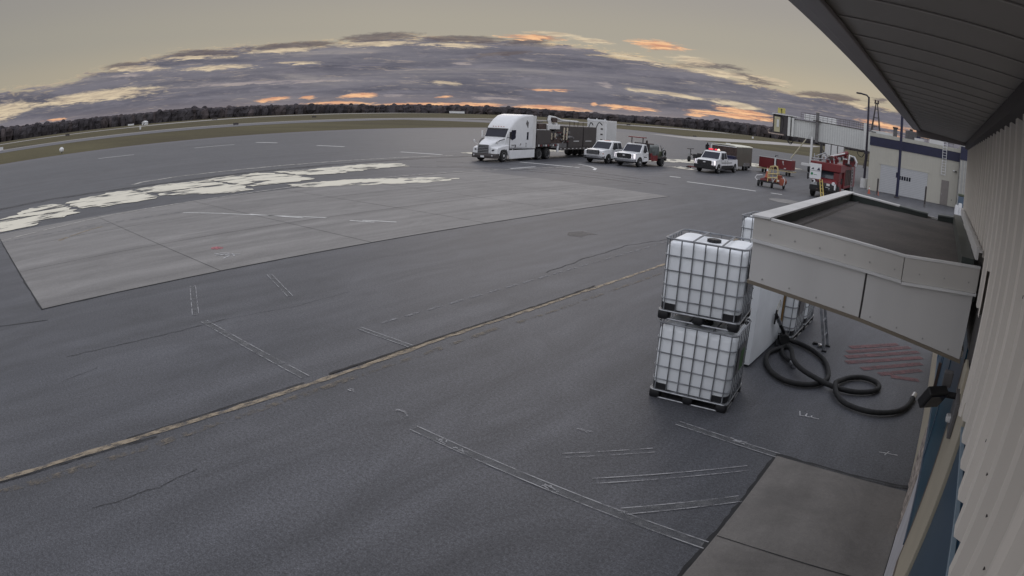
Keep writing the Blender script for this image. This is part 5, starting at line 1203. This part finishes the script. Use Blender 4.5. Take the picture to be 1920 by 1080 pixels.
for x, y in ((-.85,-.40),(.28,-.45),(-.85,.5),(1.0,.5)): wheel(t, x, y, .19, .13, -1 if x < 0 else 1, M_dkgrey)
MB().tube([(-.95,-.45,.42),(-1.15,-.45,.62),(-1.05,-.3,.80),(-.6,-.3,.88)],.04,6).build('tow_handle', M_white2, t)
def cone(label, loc, h=.7, grp=None, tip=True):
    c_ = thing('traffic_cone', label, 'traffic cone', loc, 0, grp)
    MB().cyl((0,0,.03),(0,0,h*.60),h*.19,14,r2=h*.09).build('cone_body', M_cone, c_, smooth=True)
    MB().prof(rrect(h*.25,h*.25,.03,3), 'z', 0, .03).build('base', M_cone, c_)
    MB().cyl((0,0,h*.60),(0,0,h*.85),h*.09,14,r2=h*.045).build('reflective_collar', M_white, c_, smooth=True)
    MB().cyl((0,0,h*.85),(0,0,h),h*.045,12,r2=h*.025).build('tip', M_cone, c_, smooth=True)
    return c_
cone('orange traffic cone standing on the orange engine cart', (-14.15, 48.7, .72), .82)
cone('orange traffic cone left of the garage door, beside the lamp base', (-7.37, 62.0, 0), .70, 'cones by the garage')
cone('orange traffic cone right at the left jamb of the garage door', (-6.49, 62.1, 0), .72, 'cones by the garage')

# red high-lift service truck
t = thing('deicing_truck', 'red deicing truck with raised cab body, white square board and yellow ladder at the front', 'truck', (-9.2, 47.2, 0), R(0))
MB().box(-1.02,1.02,0,.5,.42,1.12).build('front_end', M_dkgrey, t, bevel=0.05)
for k in range(5): MB().box(-.6,.6,-.03,-.001,.90+.05*k,.92+.05*k).build('grille_bar', M_midgrey, t)
MB().box(-1.0,-.5,-.12,-.02,.88,1.12).build('tow_gear', M_galv, t)
MB().hexa([(-1.0,.0,1.12),(1.0,.0,1.12),(1.05,.9,1.12),(-1.05,.9,1.12)], [(-.95,.35,1.42),(.95,.35,1.42),(1.02,.9,1.50),(-1.02,.9,1.50)]).build('hood', M_redb, t, bevel=0.04)
MB().box(-1.08,1.08,-.10,.0,.52,.86).build('bumper', M_black, t, bevel=0.02)
MB().box(-1.06,1.06,.55,2.1,.45,1.42).build('cab', M_redp, t, bevel=0.04)
w_ = MB(); quad_panel(w_, [(-.95,.62,1.45),(1.0,.62,1.45),(.96,.80,1.95),(-.90,.80,1.95)], .05); ws_ = w_.build('windshield', glass_mat('dull_glass', (0.07,0.09,0.115), .15), t)
MB().box(-1.0,1.05,.82,2.1,1.42,2.0).build('cab_upper', M_redp, t)
MB().box(-1.22,1.22,.25,2.4,2.0,2.58).build('overhead_tank', M_redb, t, bevel=0.04)
MB().box(-1.2,1.2,2.41,8.2,.75,2.5).build('tank_body', M_redb, t, bevel=0.05)
MB().box(.66,1.1,.35,.55,1.0,1.95).build('corner_pillar', M_redp, t, bevel=0.02)
pb = MB().box(-1.12,-.24,-.16,-.10,1.32,2.42).build('square_board', M_white, t)
lg = MB(); lg.prof([(-.58,1.95),(-.42,2.18),(-.30,1.95)], 'y', -.175, -.162); lg.prof([(-1.02,2.0),(-.86,2.12),(-.80,1.98)], 'y', -.175, -.162); lg.each('board_logo', M_navy, pb)
l2 = MB(); l2.prof([(-.95+.10*math.cos(a*PI/5),1.66+.10*math.sin(a*PI/5)) for a in range(10)], 'y', -.175, -.162); l2.box(-.8,-.55,-.175,-.162,1.60,1.63); l2.each('board_logo', mat('green_ink', (0.05,0.25,0.12), rough=0.6), pb)
MB().box(-1.12,-.24,-.172,-.162,1.88,1.90).build('board_seam', M_midgrey, pb)
yl = MB()
for s in (0, .20): yl.hexa([(-.02+s,-.55,.0),(.06+s,-.55,.0),(.0+s,-.50,.0),(-.05+s,-.50,.0)], [(-.33+s,-.18,1.36),(-.28+s,-.18,1.36),(-.28+s,-.13,1.36),(-.33+s,-.13,1.36)])
for k in range(5):
    f_ = (k+.7)/5.4; yl.box(-.03-.28*f_,.17-.28*f_,-.53+.36*f_,-.50+.36*f_,1.36*f_-.02,1.36*f_+.02)
yl.build('ladder', M_yelp, t)
for s in (-1, 1):
    wheel(t, s*.95, .75, .50, .30, s, M_dkgrey); wheel(t, s*.92, 6.3, .50, .50, s, M_dkgrey, dual=True); wheel(t, s*.92, 7.4, .50, .50, s, M_dkgrey, dual=True)
    MB().cyl((s*.78,-.14,1.16),(s*.78,-.02,1.16),.13,12).build('headlight', M_lamp, t)
    hm = MB(); hm.box(s*1.34-.05,s*1.34+.05,.2,.34,1.2,1.62); hm.tube([(s*1.1,.3,1.3),(s*1.34,.27,1.3)],.02,6); hm.build('mirror', M_black, t)
MB().box(.86,.98,-.14,-.101,.72,1.15).build('white_marker', M_white, t); MB().box(.25,.50,-.12,-.101,.95,1.10).build('number_plate', M_white2, t)
bo_ = MB(); bo_.tube([(-.35,2.2,2.75),(.6,3.0,3.25),(1.1,3.6,3.5)],.16,8); bo_.box(-.3,.5,1.6,2.6,2.58,2.85); bo_.cyl((.15,1.7,2.92),(.15,2.3,2.92),.20,12); bm0 = bo_.build('boom', M_redp, t, smooth=True)
MB().tube([(-.1,2.0,3.02),(.95,3.1,3.44)],.06,6).build('boom_rail', M_white2, bm0)
bk = MB(); bk.box(1.25,1.75,3.4,4.4,2.52,3.15); bk.cyl((1.0,3.6,2.55),(1.0,3.6,3.3),.16,10); bk.box(.6,1.3,4.5,6.0,2.51,2.9); bk.build('rear_machinery', M_redp, t, bevel=0.03)
bw_ = MB(); bw_.tube([(1.3,3.3,2.7),(1.35,3.3,3.35),(1.75,3.3,3.25),(1.95,3.4,2.9),(1.85,3.5,2.6)],.09,8); bw_.tube([(.8,3.0,3.0),(1.2,3.1,3.02)],.04,6); bw_.build('white_pipework', M_white, t, smooth=True)
rd = MB()
for k in range(6): rd.tube([(-1.0+.32*k,.6,2.58),(-1.05+.30*k,.7+.05*k,2.95 if k % 2 else 3.1)],.035,6)
rd.tube([(-1.1,.6,2.75),(.2,.6,2.85)],.035,6); rd.tube([(-1.0,.8,2.9),(-.2,.8,3.3),(.1,1.2,2.7)],.05,6); rd.each('spray_pipe', M_galv, t)
rnd = random.Random(31)
for k in range(26):
    x = rnd.uniform(-1.0, 1.7); y = rnd.uniform(.4, 4.5); z = rnd.uniform(2.6, 3.0); q_ = MB()
    if rnd.random() < .4: q_.box(x, x+rnd.uniform(.1,.4), y, y+.3, z-.05, z+rnd.uniform(.05,.25))
    else: q_.tube([(x, y, z), (x+rnd.uniform(-.5,.5), y+.2, z+rnd.uniform(-.1,.45))], rnd.uniform(.03,.07), 6)
    q_.build('roof_fitting', rnd.choice((M_redp, M_dkbrown, M_galv, M_black, M_white2, M_redp)), t)
for k in range(12):
    x = rnd.uniform(-.95, .55); z = rnd.uniform(.5, 1.2); MB().box(x, x+rnd.uniform(.06,.25), -.14, -.101, z, z+rnd.uniform(.04,.14)).build('front_fitting', rnd.choice((M_galv, M_midgrey, M_black, M_dkbrown)), t)
sdp = MB()
for k in range(5): sdp.box(1.205,1.235,2.7+.9*k,3.35+.9*k,1.0,2.2)
sdp.each('side_locker', M_dkbrown, t)
rg = MB()
for k in range(9): rg.tube([(1.32,5.3,.6+.25*k),(1.32,6.1,.6+.25*k)],.022,5)
rg.tube([(1.32,5.3,.5),(1.32,5.3,2.7)],.03,6); rg.tube([(1.32,6.1,.5),(1.32,6.1,2.7)],.03,6); rg.build('side_ladder', M_galv, t)

# ------------------------------------------------------------------ jet bridge
t = thing('jet_bridge', 'light grey ribbed jet bridge with rooftop railing and open cab at its left end', 'jet bridge', (-17, 84, 0))
JX, JY = -17, 84
def J3(bb): return bb.warp(lambda x, y, z: (x-JX, y-JY, z))
def jz(x): return -0.026*(x+20.5)  # slight fall to the right
def jbox(x0, x1, y0, y1, z0, z1, bb=None):
    bb = bb or MB()
    bb.hexa([(x0,y0,z0+jz(x0)),(x1,y0,z0+jz(x1)),(x1,y1,z0+jz(x1)),(x0,y1,z0+jz(x0))], [(x0,y0,z1+jz(x0)),(x1,y0,z1+jz(x1)),(x1,y1,z1+jz(x1)),(x0,y1,z1+jz(x0))]); return bb
J3(jbox(-21.2,-16.9,84.15,86.6,4.30,6.55)).build('inner_tunnel', M_jet, t, bevel=0.03)
J3(jbox(-17.9,-9.6,84,86.75,4.18,6.72)).build('outer_tunnel', M_jet, t, bevel=0.03)
rb_ = MB()
x = -21.1
while x < -18.0: jbox(x, x+.10, 84.11, 84.149, 4.40, 6.45, rb_); x += .30
x = -17.0
while x < -10: jbox(x, x+.10, 83.955, 83.999, 4.30, 6.60, rb_); x += .33
J3(rb_).build('wall_ribs', mat('jetway_rib', (0.55,0.56,0.555), rough=0.5), t)
bt = MB(); jbox(-20.5,-9.6,83.98,84.1,4.02,4.18,bt); J3(bt).build('bottom_rail', M_dkgrey, t)
bt = MB(); jbox(-21.3,-17.9,83.95,84.14,6.55,6.63,bt); jbox(-17.9,-9.6,83.93,83.99,6.70,6.80,bt); J3(bt).build('top_rail', M_dkgrey, t)
# roof railing
rg = MB()
for k in range(18):
    x = -20.2 + .62*k; z0 = 6.7+jz(x); rg.tube([(x,84.2,z0),(x,84.2,z0+.95)],.022,5)
for z in (7.05, 7.35, 7.65): rg.tube([(-20.2,84.2,z+jz(-20.2)),(-9.8,84.2,z+jz(-9.8))],.022,5)
for k in range(18):
    x = -20.2 + .62*k; z0 = 6.7+jz(x); rg.tube([(x,86.4,z0),(x,86.4,z0+.95)],.022,5)
rg.tube([(-20.2,86.4,7.65+jz(-20.2)),(-9.8,86.4,7.65+jz(-9.8))],.022,5)
J3(rg).build('roof_railing', M_dkgrey, t)
jp = MB(); jbox(-20.0,-15.5,85.2,86.2,6.75,7.55,jp); J3(jp).build('roof_unit', M_white2, t, bevel=0.1)
# cab
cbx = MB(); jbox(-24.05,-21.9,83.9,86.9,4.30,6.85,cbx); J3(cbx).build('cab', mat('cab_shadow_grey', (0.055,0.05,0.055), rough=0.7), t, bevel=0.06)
cf = MB(); jbox(-24.15,-20.8,83.75,87.0,6.86,6.98,cf); J3(cf).build('cab_roof', M_white2, t)
aw = MB(); aw.loft([[(-24.25,83.8,6.80),(-23.2,83.7,6.85),(-22.6,83.75,6.6),(-22.5,83.8,5.6),(-22.75,83.8,4.6),(-22.9,83.8,4.45)], [(-24.3,84.4,6.80),(-23.2,84.3,6.88),(-22.6,84.3,6.6),(-22.5,84.3,5.6),(-22.75,84.3,4.6),(-22.9,84.3,4.45)]], cap=False, closed=False)
J3(aw).build('bellows', M_dkgrey, t)
fr_ = MB(); jbox(-23.8,-23.0,83.78,83.88,4.55,6.55,fr_); J3(fr_).build('cab_window_frame', mat('cream_frame', (0.45,0.42,0.28), rough=0.6), t)
fr_ = MB(); jbox(-23.45,-23.12,83.72,83.77,5.2,6.2,fr_); J3(fr_).build('cab_window', M_jet, t)
fr_ = MB(); jbox(-21.9,-21.55,83.8,86.9,4.25,6.75,fr_); jbox(-21.35,-21.05,83.8,84.14,4.25,6.7,fr_); J3(fr_).build('door_frame', M_jet, t, bevel=0.03)
pl_ = MB(); jbox(-24.5,-22.4,83.6,84.1,4.20,4.34,pl_); pl_.tube([(-24.5,83.7,4.3),(-24.6,83.6,4.75),(-24.4,83.7,4.9)],.04,6); J3(pl_).build('cab_platform', mat('pinkish_platform', (0.42,0.34,0.30), rough=0.6), t)
cab_ = MB()
for k in range(3): cab_.tube(smooth_path([(-22.1+.1*k,83.9,4.3),(-21.9+.08*k,83.8,3.75-.12*k),(-21.3,83.8,3.5-.12*k),(-20.9-.05*k,83.8,3.8),(-20.8,83.9,4.2)]),.045,6)
cab_.tube(smooth_path([(-12.1,83.9,3.95),(-11.9,83.8,3.3),(-11.4,83.8,3.05),(-11.1,83.8,3.4),(-11.0,83.9,3.8)]),.05,6)
J3(cab_).each('hanging_cable', M_black, t)
# sign on the roof
sg_ = J3(MB().box(-23.5,-22.45,84.2,84.26,7.15,7.85)).build('gate_sign', mat('sign_yellow', (0.52,0.47,0.14), rough=0.5, var=0.05), t)
J3(MB().box(-23.03,-22.97,84.25,84.31,6.95,7.2)).build('sign_post', M_black, t)
dg = MB(); dg.box(-22.99,-22.90,84.17,84.199,7.28,7.72); dg.prof([(-23.10,7.60),(-22.99,7.72),(-22.99,7.62),(-23.06,7.54)], 'y', 84.17, 84.199); dg.box(-23.05,-22.84,84.17,84.199,7.24,7.29)
J3(dg).build('sign_numeral', M_black, sg_)
# lift columns and truss
for x in (-18.35,): J3(MB().box(x-.14,x+.14,83.45,83.75,1.0,4.6)).build('lift_column', M_white2, t, bevel=0.02)
lc = MB(); jbox(-17.95,-17.55,83.5,83.9,4.0,7.9,lc); J3(lc).build('lift_column', M_midgrey, t, bevel=0.02)
lc = MB(); jbox(-18.3,-17.3,83.45,83.9,6.72,6.86,lc); J3(lc).build('crosshead', M_dkgrey, t)
J3(MB().box(-17.9,-17.6,87.2,87.5,1.0,7.5)).build('lift_column', M_midgrey, t)
tr = MB(); tr.tube([(-18.6,83.6,5.3),(-19.3,83.6,4.0)],.05,6); J3(tr).build('strut', M_jet, t)
tr = MB(); tr.tube([(-19.2,83.5,4.1),(-21.1,83.5,1.4)],.09,6); J3(tr).build('strut', mat('cream_strut', (0.50,0.46,0.34), rough=0.5), t)
tr = MB(); tr.tube([(-17.4,83.6,4.0),(-15.9,83.6,1.9)],.09,6); J3(tr).build('strut', M_dkgrey, t)
un = MB()
for k, x in enumerate((-16.5,-15.6,-14.7)): un.box(x,x+.78,83.7,84.9,2.55-.03*k,3.95-.02*k)
J3(un).each('service_unit', M_white2, t, bevel=0.04)
bg_ = MB(); bg_.box(-19.6,-15.6,83.4,84.4,.75,1.1); J3(bg_).build('wheel_bogie', M_white2, t, bevel=0.03)
for x in (-18.5,-16.9): wheel(t, x-JX, 83.9-JY, .45, .4, 1, M_dkgrey)
# rotunda at the terminal end
rt = MB(); rt.cyl((-8.9,85.3,0),(-8.9,85.3,3.6),.45,16); rt.cyl((-8.9,85.3,3.6),(-8.9,85.3,6.7),1.55,24); J3(rt).build('rotunda', M_jet, t, smooth=True)
fr_ = MB(); fr_.tube([(-10.9,83.7,3.9),(-10.75,83.6,6.3),(-10.2,83.6,6.4)],.06,6); fr_.box(-11.3,-10.9,83.75,83.95,4.0,7.4); J3(fr_).build('end_frame', M_jet, t)

# ------------------------------------------------------------------ annex building at the far end
t = thing('annex_building', 'beige terminal wing with navy blue band and a grey roller garage door', 'building', (-2, 68, 0))
def A3(bb): return bb.warp(lambda x, y, z: (x+2, y-68, z))
A3(MB().box(-8.35,1.90,68,95,0,5.80)).build('walls', M_annex, t, bevel=0.01)
bb = MB(); x = -8.2
while x < 1.85:
    if not (-7.05 < x < -1.55): bb.box(x,x+.05,67.965,67.999,0.02,4.55)
    else: bb.box(x,x+.05,67.965,67.999,2.98,4.55)
    x += .30
A3(bb).build('wall_ribs', mat('annex_rib', (0.53,0.51,0.455), rough=0.6), t)
A3(MB().box(-8.40,1.93,67.93,67.999,4.60,5.52)).build('blue_band', M_navy, t)
A3(MB().box(-8.42,1.95,67.90,68.3,5.53,5.90)).build('parapet', mat('cream_parapet', (0.46,0.45,0.40), rough=0.5), t)
A3(MB().box(-8.42,-8.351,68.3,95,4.6,5.9)).build('parapet', M_annex, t)
dr = A3(MB().box(-6.98,-1.62,67.94,67.964,0.03,2.84)).build('garage_door', M_door, t)
bb = MB()
for k in range(16): bb.box(-6.98,-1.62,67.928,67.939,.06+.175*k,.09+.175*k)
A3(bb).build('door_slats', mat('door_slat', (0.38,0.39,0.41), rough=0.5), dr)
bb = MB()
for k in range(5): bb.box(-4.85+.28*k,-4.85+.28*k+.20,67.918,67.938,1.62,2.02)
A3(bb).each('door_window', M_wind, dr)
A3(MB().box(-7.1,-1.5,67.90,67.96,2.85,2.97)).build('door_header', M_annex, t)
dd_ = A3(MB().box(.02,.88,67.94,67.964,.02,2.48)).build('service_door', mat('door_grey', (0.22,0.20,0.19), rough=0.5), t)
A3(MB().box(.10,.16,67.91,67.938,1.0,1.12)).build('handle', M_silver, dd_)
A3(MB().box(1.30,1.36,67.92,67.96,.6,.72)).build('outlet_box', M_black, t)
# stepped wing further right
A3(MB().box(1.93,9.0,66.2,95,0,6.3)).build('side_wing', mat('wing_grey', (0.36,0.36,0.35), rough=0.6, var=0.05), t)
A3(MB().box(1.90,9.0,66.15,66.199,4.85,6.15)).build('blue_band', M_navy, t)
bb = MB()
for k in range(10): bb.box(2.05+.35*k,2.11+.35*k,66.16,66.199,0,4.8)
A3(bb).build('wall_ribs', MATS['annex_rib'], t)
rl = MB()
for k in range(14): rl.tube([(-6.0+.55*k,75,6.0),(-6.0+.55*k,75,7.0)],.03,5)
rl.tube([(-6.0,75,7.0),(1.3,75,7.0)],.03,5); rl.tube([(-6.0,75,6.5),(1.3,75,6.5)],.03,5)
A3(rl).build('roof_railing', M_midgrey, t)
A3(MB().box(-8.0,1.8,68.4,94,5.80,5.86)).build('roof', M_roof, t)
def roof_item(name, label, cat, loc, parts):
    o = thing(name, label, cat, loc)
    for nm, bb, m_ in parts: bb.build(nm, m_, o)
    return o
roof_item('roof_vent', 'round metal roof vent left of the near lamp post on the beige wing', 'roof vent', (-6.2, 75, 5.86), [('stack', MB().cyl((0,0,0),(0,0,1.1),.26,14), M_midgrey), ('hood', MB().cyl((0,0,1.11),(0,0,1.3),.34,14), M_dkgrey)])
roof_item('air_handler', 'grey box air handler on the roof right of the near lamp post', 'air handler', (-4.3, 76.5, 5.86), [('housing', MB().box(-.7,.8,-.5,.5,.1,1.15), M_midgrey), ('base', MB().box(-.8,.9,-.6,.6,0,.1), M_dkgrey), ('cap', MB().box(-.2,.2,-.2,.2,1.16,1.45), M_dkgrey)])
roof_item('exhaust_stack', 'dark square exhaust stack standing on the roof near the overhanging eave', 'exhaust stack', (-3.25, 75, 5.86), [('duct', MB().box(-.22,.22,-.22,.22,.5,1.85), M_navy), ('curb', MB().box(-.5,.7,-.4,.4,0,.5), M_white2)])
roof_item('rooftop_unit', 'pale low rooftop unit on the roof beside the ladder top', 'rooftop unit', (-.95, 74, 5.86), [('housing', MB().box(-.9,.9,-.6,.6,.1,1.1), M_white2), ('fan_ring', MB().cyl((0,0,1.11),(0,0,1.25),.4,16), M_dkgrey), ('base', MB().box(-1,1,-.7,.7,0,.1), M_dkgrey)])
t = thing('wall_ladder', 'white metal roof ladder fixed high on the beige wing', 'ladder', (.12, 67.75, 0))
for s in (-1, 1): MB().tube([(s*.22,0,2.95),(s*.22,0,6.5)],.035,6).build('rail', M_white, t)
bb = MB()
for k in range(13): bb.tube([(-.22,0,3.05+.27*k),(.22,0,3.05+.27*k)],.022,5)
bb.tube([(-.22,0,3.0),(-.22,.22,3.0)],.02,5); bb.tube([(.22,0,5.5),(.22,.22,5.5)],.02,5); bb.each('rung', M_white, t)
t = thing('wall_light', 'small white wall light with black visor on the corner of the beige wing', 'light', (1.55, 67.9, 3.55))
MB().box(-.10,.10,-.12,.08,-.05,.08).build('housing', M_black, t, bevel=0.01); MB().box(-.34,-.11,-.16,.0,.02,.12).build('lamp_head', M_white, t, bevel=0.02)
for lab, loc, h_ in (('dark steel bollard at the left jamb of the garage door', (-6.53, 61.95, 0), 1.5), ('dark steel bollard right of the garage door', (-1.46, 59.0, 0), 1.75)):
    t = thing('bollard', lab, 'bollard', loc, 0, 'bollards at the garage door')
    MB().cyl((0,0,0),(0,0,h_),.085,12).build('post', M_dkgrey, t, smooth=True); MB().sphere((0,0,h_),.085,10,6).build('cap', M_dkgrey, t, smooth=True)
    MB().cyl((0,0,0),(0,0,.25),.095,12).build('base', M_midgrey, t, smooth=True)
# clutter by the wing corner
t = thing('drum', 'white upright plastic drums at the corner where the two buildings meet', 'drum', (1.55, 52, 0))
for dx, dy, h_ in ((0,0,1.1),(.32,.5,1.25)): MB().cyl((dx,dy,0),(dx,dy,h_),.17,14).build('drum', M_white, t, smooth=True); MB().cyl((dx,dy,h_),(dx,dy,h_+.05),.15,14).build('lid', M_white2, t)
t = thing('covered_pallet', 'blue-grey strapped pallet load beside the white drums', 'pallet load', (2.05, 55, 0))
MB().box(-.35,.4,-.5,.5,.14,1.75).build('load', M_blueflash, t, bevel=0.05); MB().box(-.4,.45,-.55,.55,0,.13).build('pallet', M_wood, t)
MB().box(-.37,.42,-.52,.52,1.76,1.95).build('top_cover', M_green, t, bevel=0.04)

# ------------------------------------------------------------------ lamp posts, tower, field items
t = thing('lamp_post', 'tall dark lamp post with short arm at the left end of the beige wing', 'lamp post', (-9.0, 70.0, 0), 0, 'dark lamp posts')
MB().prof([(.42*math.cos(a*PI/8),.42*math.sin(a*PI/8)) for a in range(16)], 'z', 0, 1.0).build('concrete_base', M_white2, t)
MB().cyl((0,0,1.0),(0,0,9.7),.14,12,r2=.11).build('pole', M_pole, t, smooth=True)
MB().tube([(0,0,9.6),(-.25,0,9.85),(-1.0,0,9.95)],.09,8).build('arm', M_pole, t, smooth=True)
MB().box(-1.45,-.85,-.2,.2,9.86,10.02).build('lamp_head', M_pole, t, bevel=0.03); MB().box(-.2,.2,-.14,.14,3.6,3.9).build('junction_box', M_pole, t)
t = thing('lamp_post', 'tall navy lamp post before the garage door, top hidden by the eave', 'lamp post', (-4.60, 63.6, 0), 0, 'dark lamp posts')
MB().cyl((0,0,0),(0,0,.12),.30,12).build('base_plate', M_dkgrey, t)
MB().cyl((0,0,.12),(0,0,9.9),.16,12,r2=.13).build('pole', M_navy, t, smooth=True)
MB().tube([(0,0,9.8),(-.9,0,10.0)],.09,8).build('arm', M_pole, t); MB().box(-1.4,-.8,-.2,.2,9.9,10.08).build('lamp_head', M_pole, t, bevel=0.03); MB().box(-.28,-.14,-.1,.1,1.9,2.4).build('handhole_box', M_navy, t)
t = thing('beacon_tower', 'distant A-frame beacon tower rising behind the beige wing', 'tower', (-17.3, 150, 0))
bb = MB()
for s in (-1, 1):
    for sy in (-1, 1): bb.tube([(s*2.2,sy*2.2,0),(s*.18,sy*.18,15.0)],.13,6)
for k in range(7):
    z = 1.8+2*k; q = 2.2-(2.02*z/15); bb.tube([(-q,-q,z),(q,-q,z)],.05,5); bb.tube([(-q,q,z),(q,q,z)],.05,5)
bb.build('legs', M_dkgrey, t)
MB().box(-.55,.55,-.5,.5,15.0,15.25).build('platform', M_dkgrey, t); bb = MB(); bb.cyl((-.35,0,15.25),(-.35,0,15.9),.2,10); bb.cyl((.35,0,15.25),(.35,0,15.8),.2,10); bb.each('beacon', M_dkbrown, t)
t = thing('airfield_hut', 'tiny white hut far across the airfield in front of the woods', 'hut', (-954, 326, -0.1), R(30))
MB().box(-4,4,-3,3,0,4.2).build('walls', M_white, t); MB().prof([(-4.6,4.2),(4.6,4.2),(0,6.2)], 'y', -3.4, 3.4).build('roof', M_white, t)
bb = MB(); bb.box(-1.6,-.2,-3.1,-3.01,0,2.8); bb.box(1.2,2.4,-3.1,-3.01,1,2.8); bb.each('door_opening', M_dkgrey, t)
bb = MB(); bb.tube([(-3.5,0,4),(-3.5,0,14)],.18,5); bb.tube([(3.2,0,4),(3.2,0,15)],.18,5); bb.each('antenna_mast', M_dkgrey, t)
def fsign(name, lab, cat, x, y, z, w_, h_, m_, rz=0, grp=None):
    t = thing(name, lab, cat, (x, y, z), R(rz), grp)
    MB().box(-w_/2,w_/2,-.15,.15,h_*.3,h_).build('panel', m_, t); bb = MB()
    for s in (-1, 1): bb.box(s*w_*.35-.05,s*w_*.35+.05,-.05,.05,0,h_*.3)
    bb.each('leg', M_dkgrey, t); return t
fsign('equipment_shelter', 'low white shelter left of the airfield hut', 'shelter', -1000, 316, -.1, 14, 3.4, M_white, 30)
fsign('equipment_shelter', 'long low white shelter on the far grass left of the semi cab', 'shelter', -777, 822, -.1, 26, 5.0, M_white, 40)
for lab, x, y, s_ in (('dark airfield sign on the grass below the woods, farthest left', -445, 90, 4.5), ('dark airfield sign standing right of the airfield hut', -1046*.6, 495*.6, 7), ('dark runway sign on the grass right of the hut near the taxiway', -231, 119, 2.4), ('dark runway sign in the middle distance left of the semi', -369, 251, 3.2), ('dark runway sign on the grass right of the long trailer', -262, 480, 3.2), ('dark taxiway sign beyond the apron behind the tank truck', -101, 240, 1.4)):
    fsign('airfield_sign', lab, 'airfield sign', x, y, -.1, s_, s_*.45, M_dkgrey, 30, 'airfield signs')
t = thing('marker_ball', 'white round edge marker on the grass at the far left', 'marker', (-123, 23.6, -.1))
MB().sphere((0,0,.62),.5,14,10).build('ball', M_white, t, smooth=True); MB().cyl((0,0,0),(0,0,.2),.1,8).build('stem', M_dkgrey, t)
fsign('edge_marker', 'small white edge marker on the grass behind the dark trailer', 'marker', -152, 476, -.1, 1.4, 2.0, M_white, 20)
fsign('edge_marker', 'white edge marker at the extreme left edge of the photo', 'marker', -243, 20.1, -.1, 2.4, 1.6, M_white2, 80)
fsign('edge_marker', 'small white post marker on the left taxiway grass', 'marker', -300, 100, -.1, .9, 2.6, M_white2, 60)
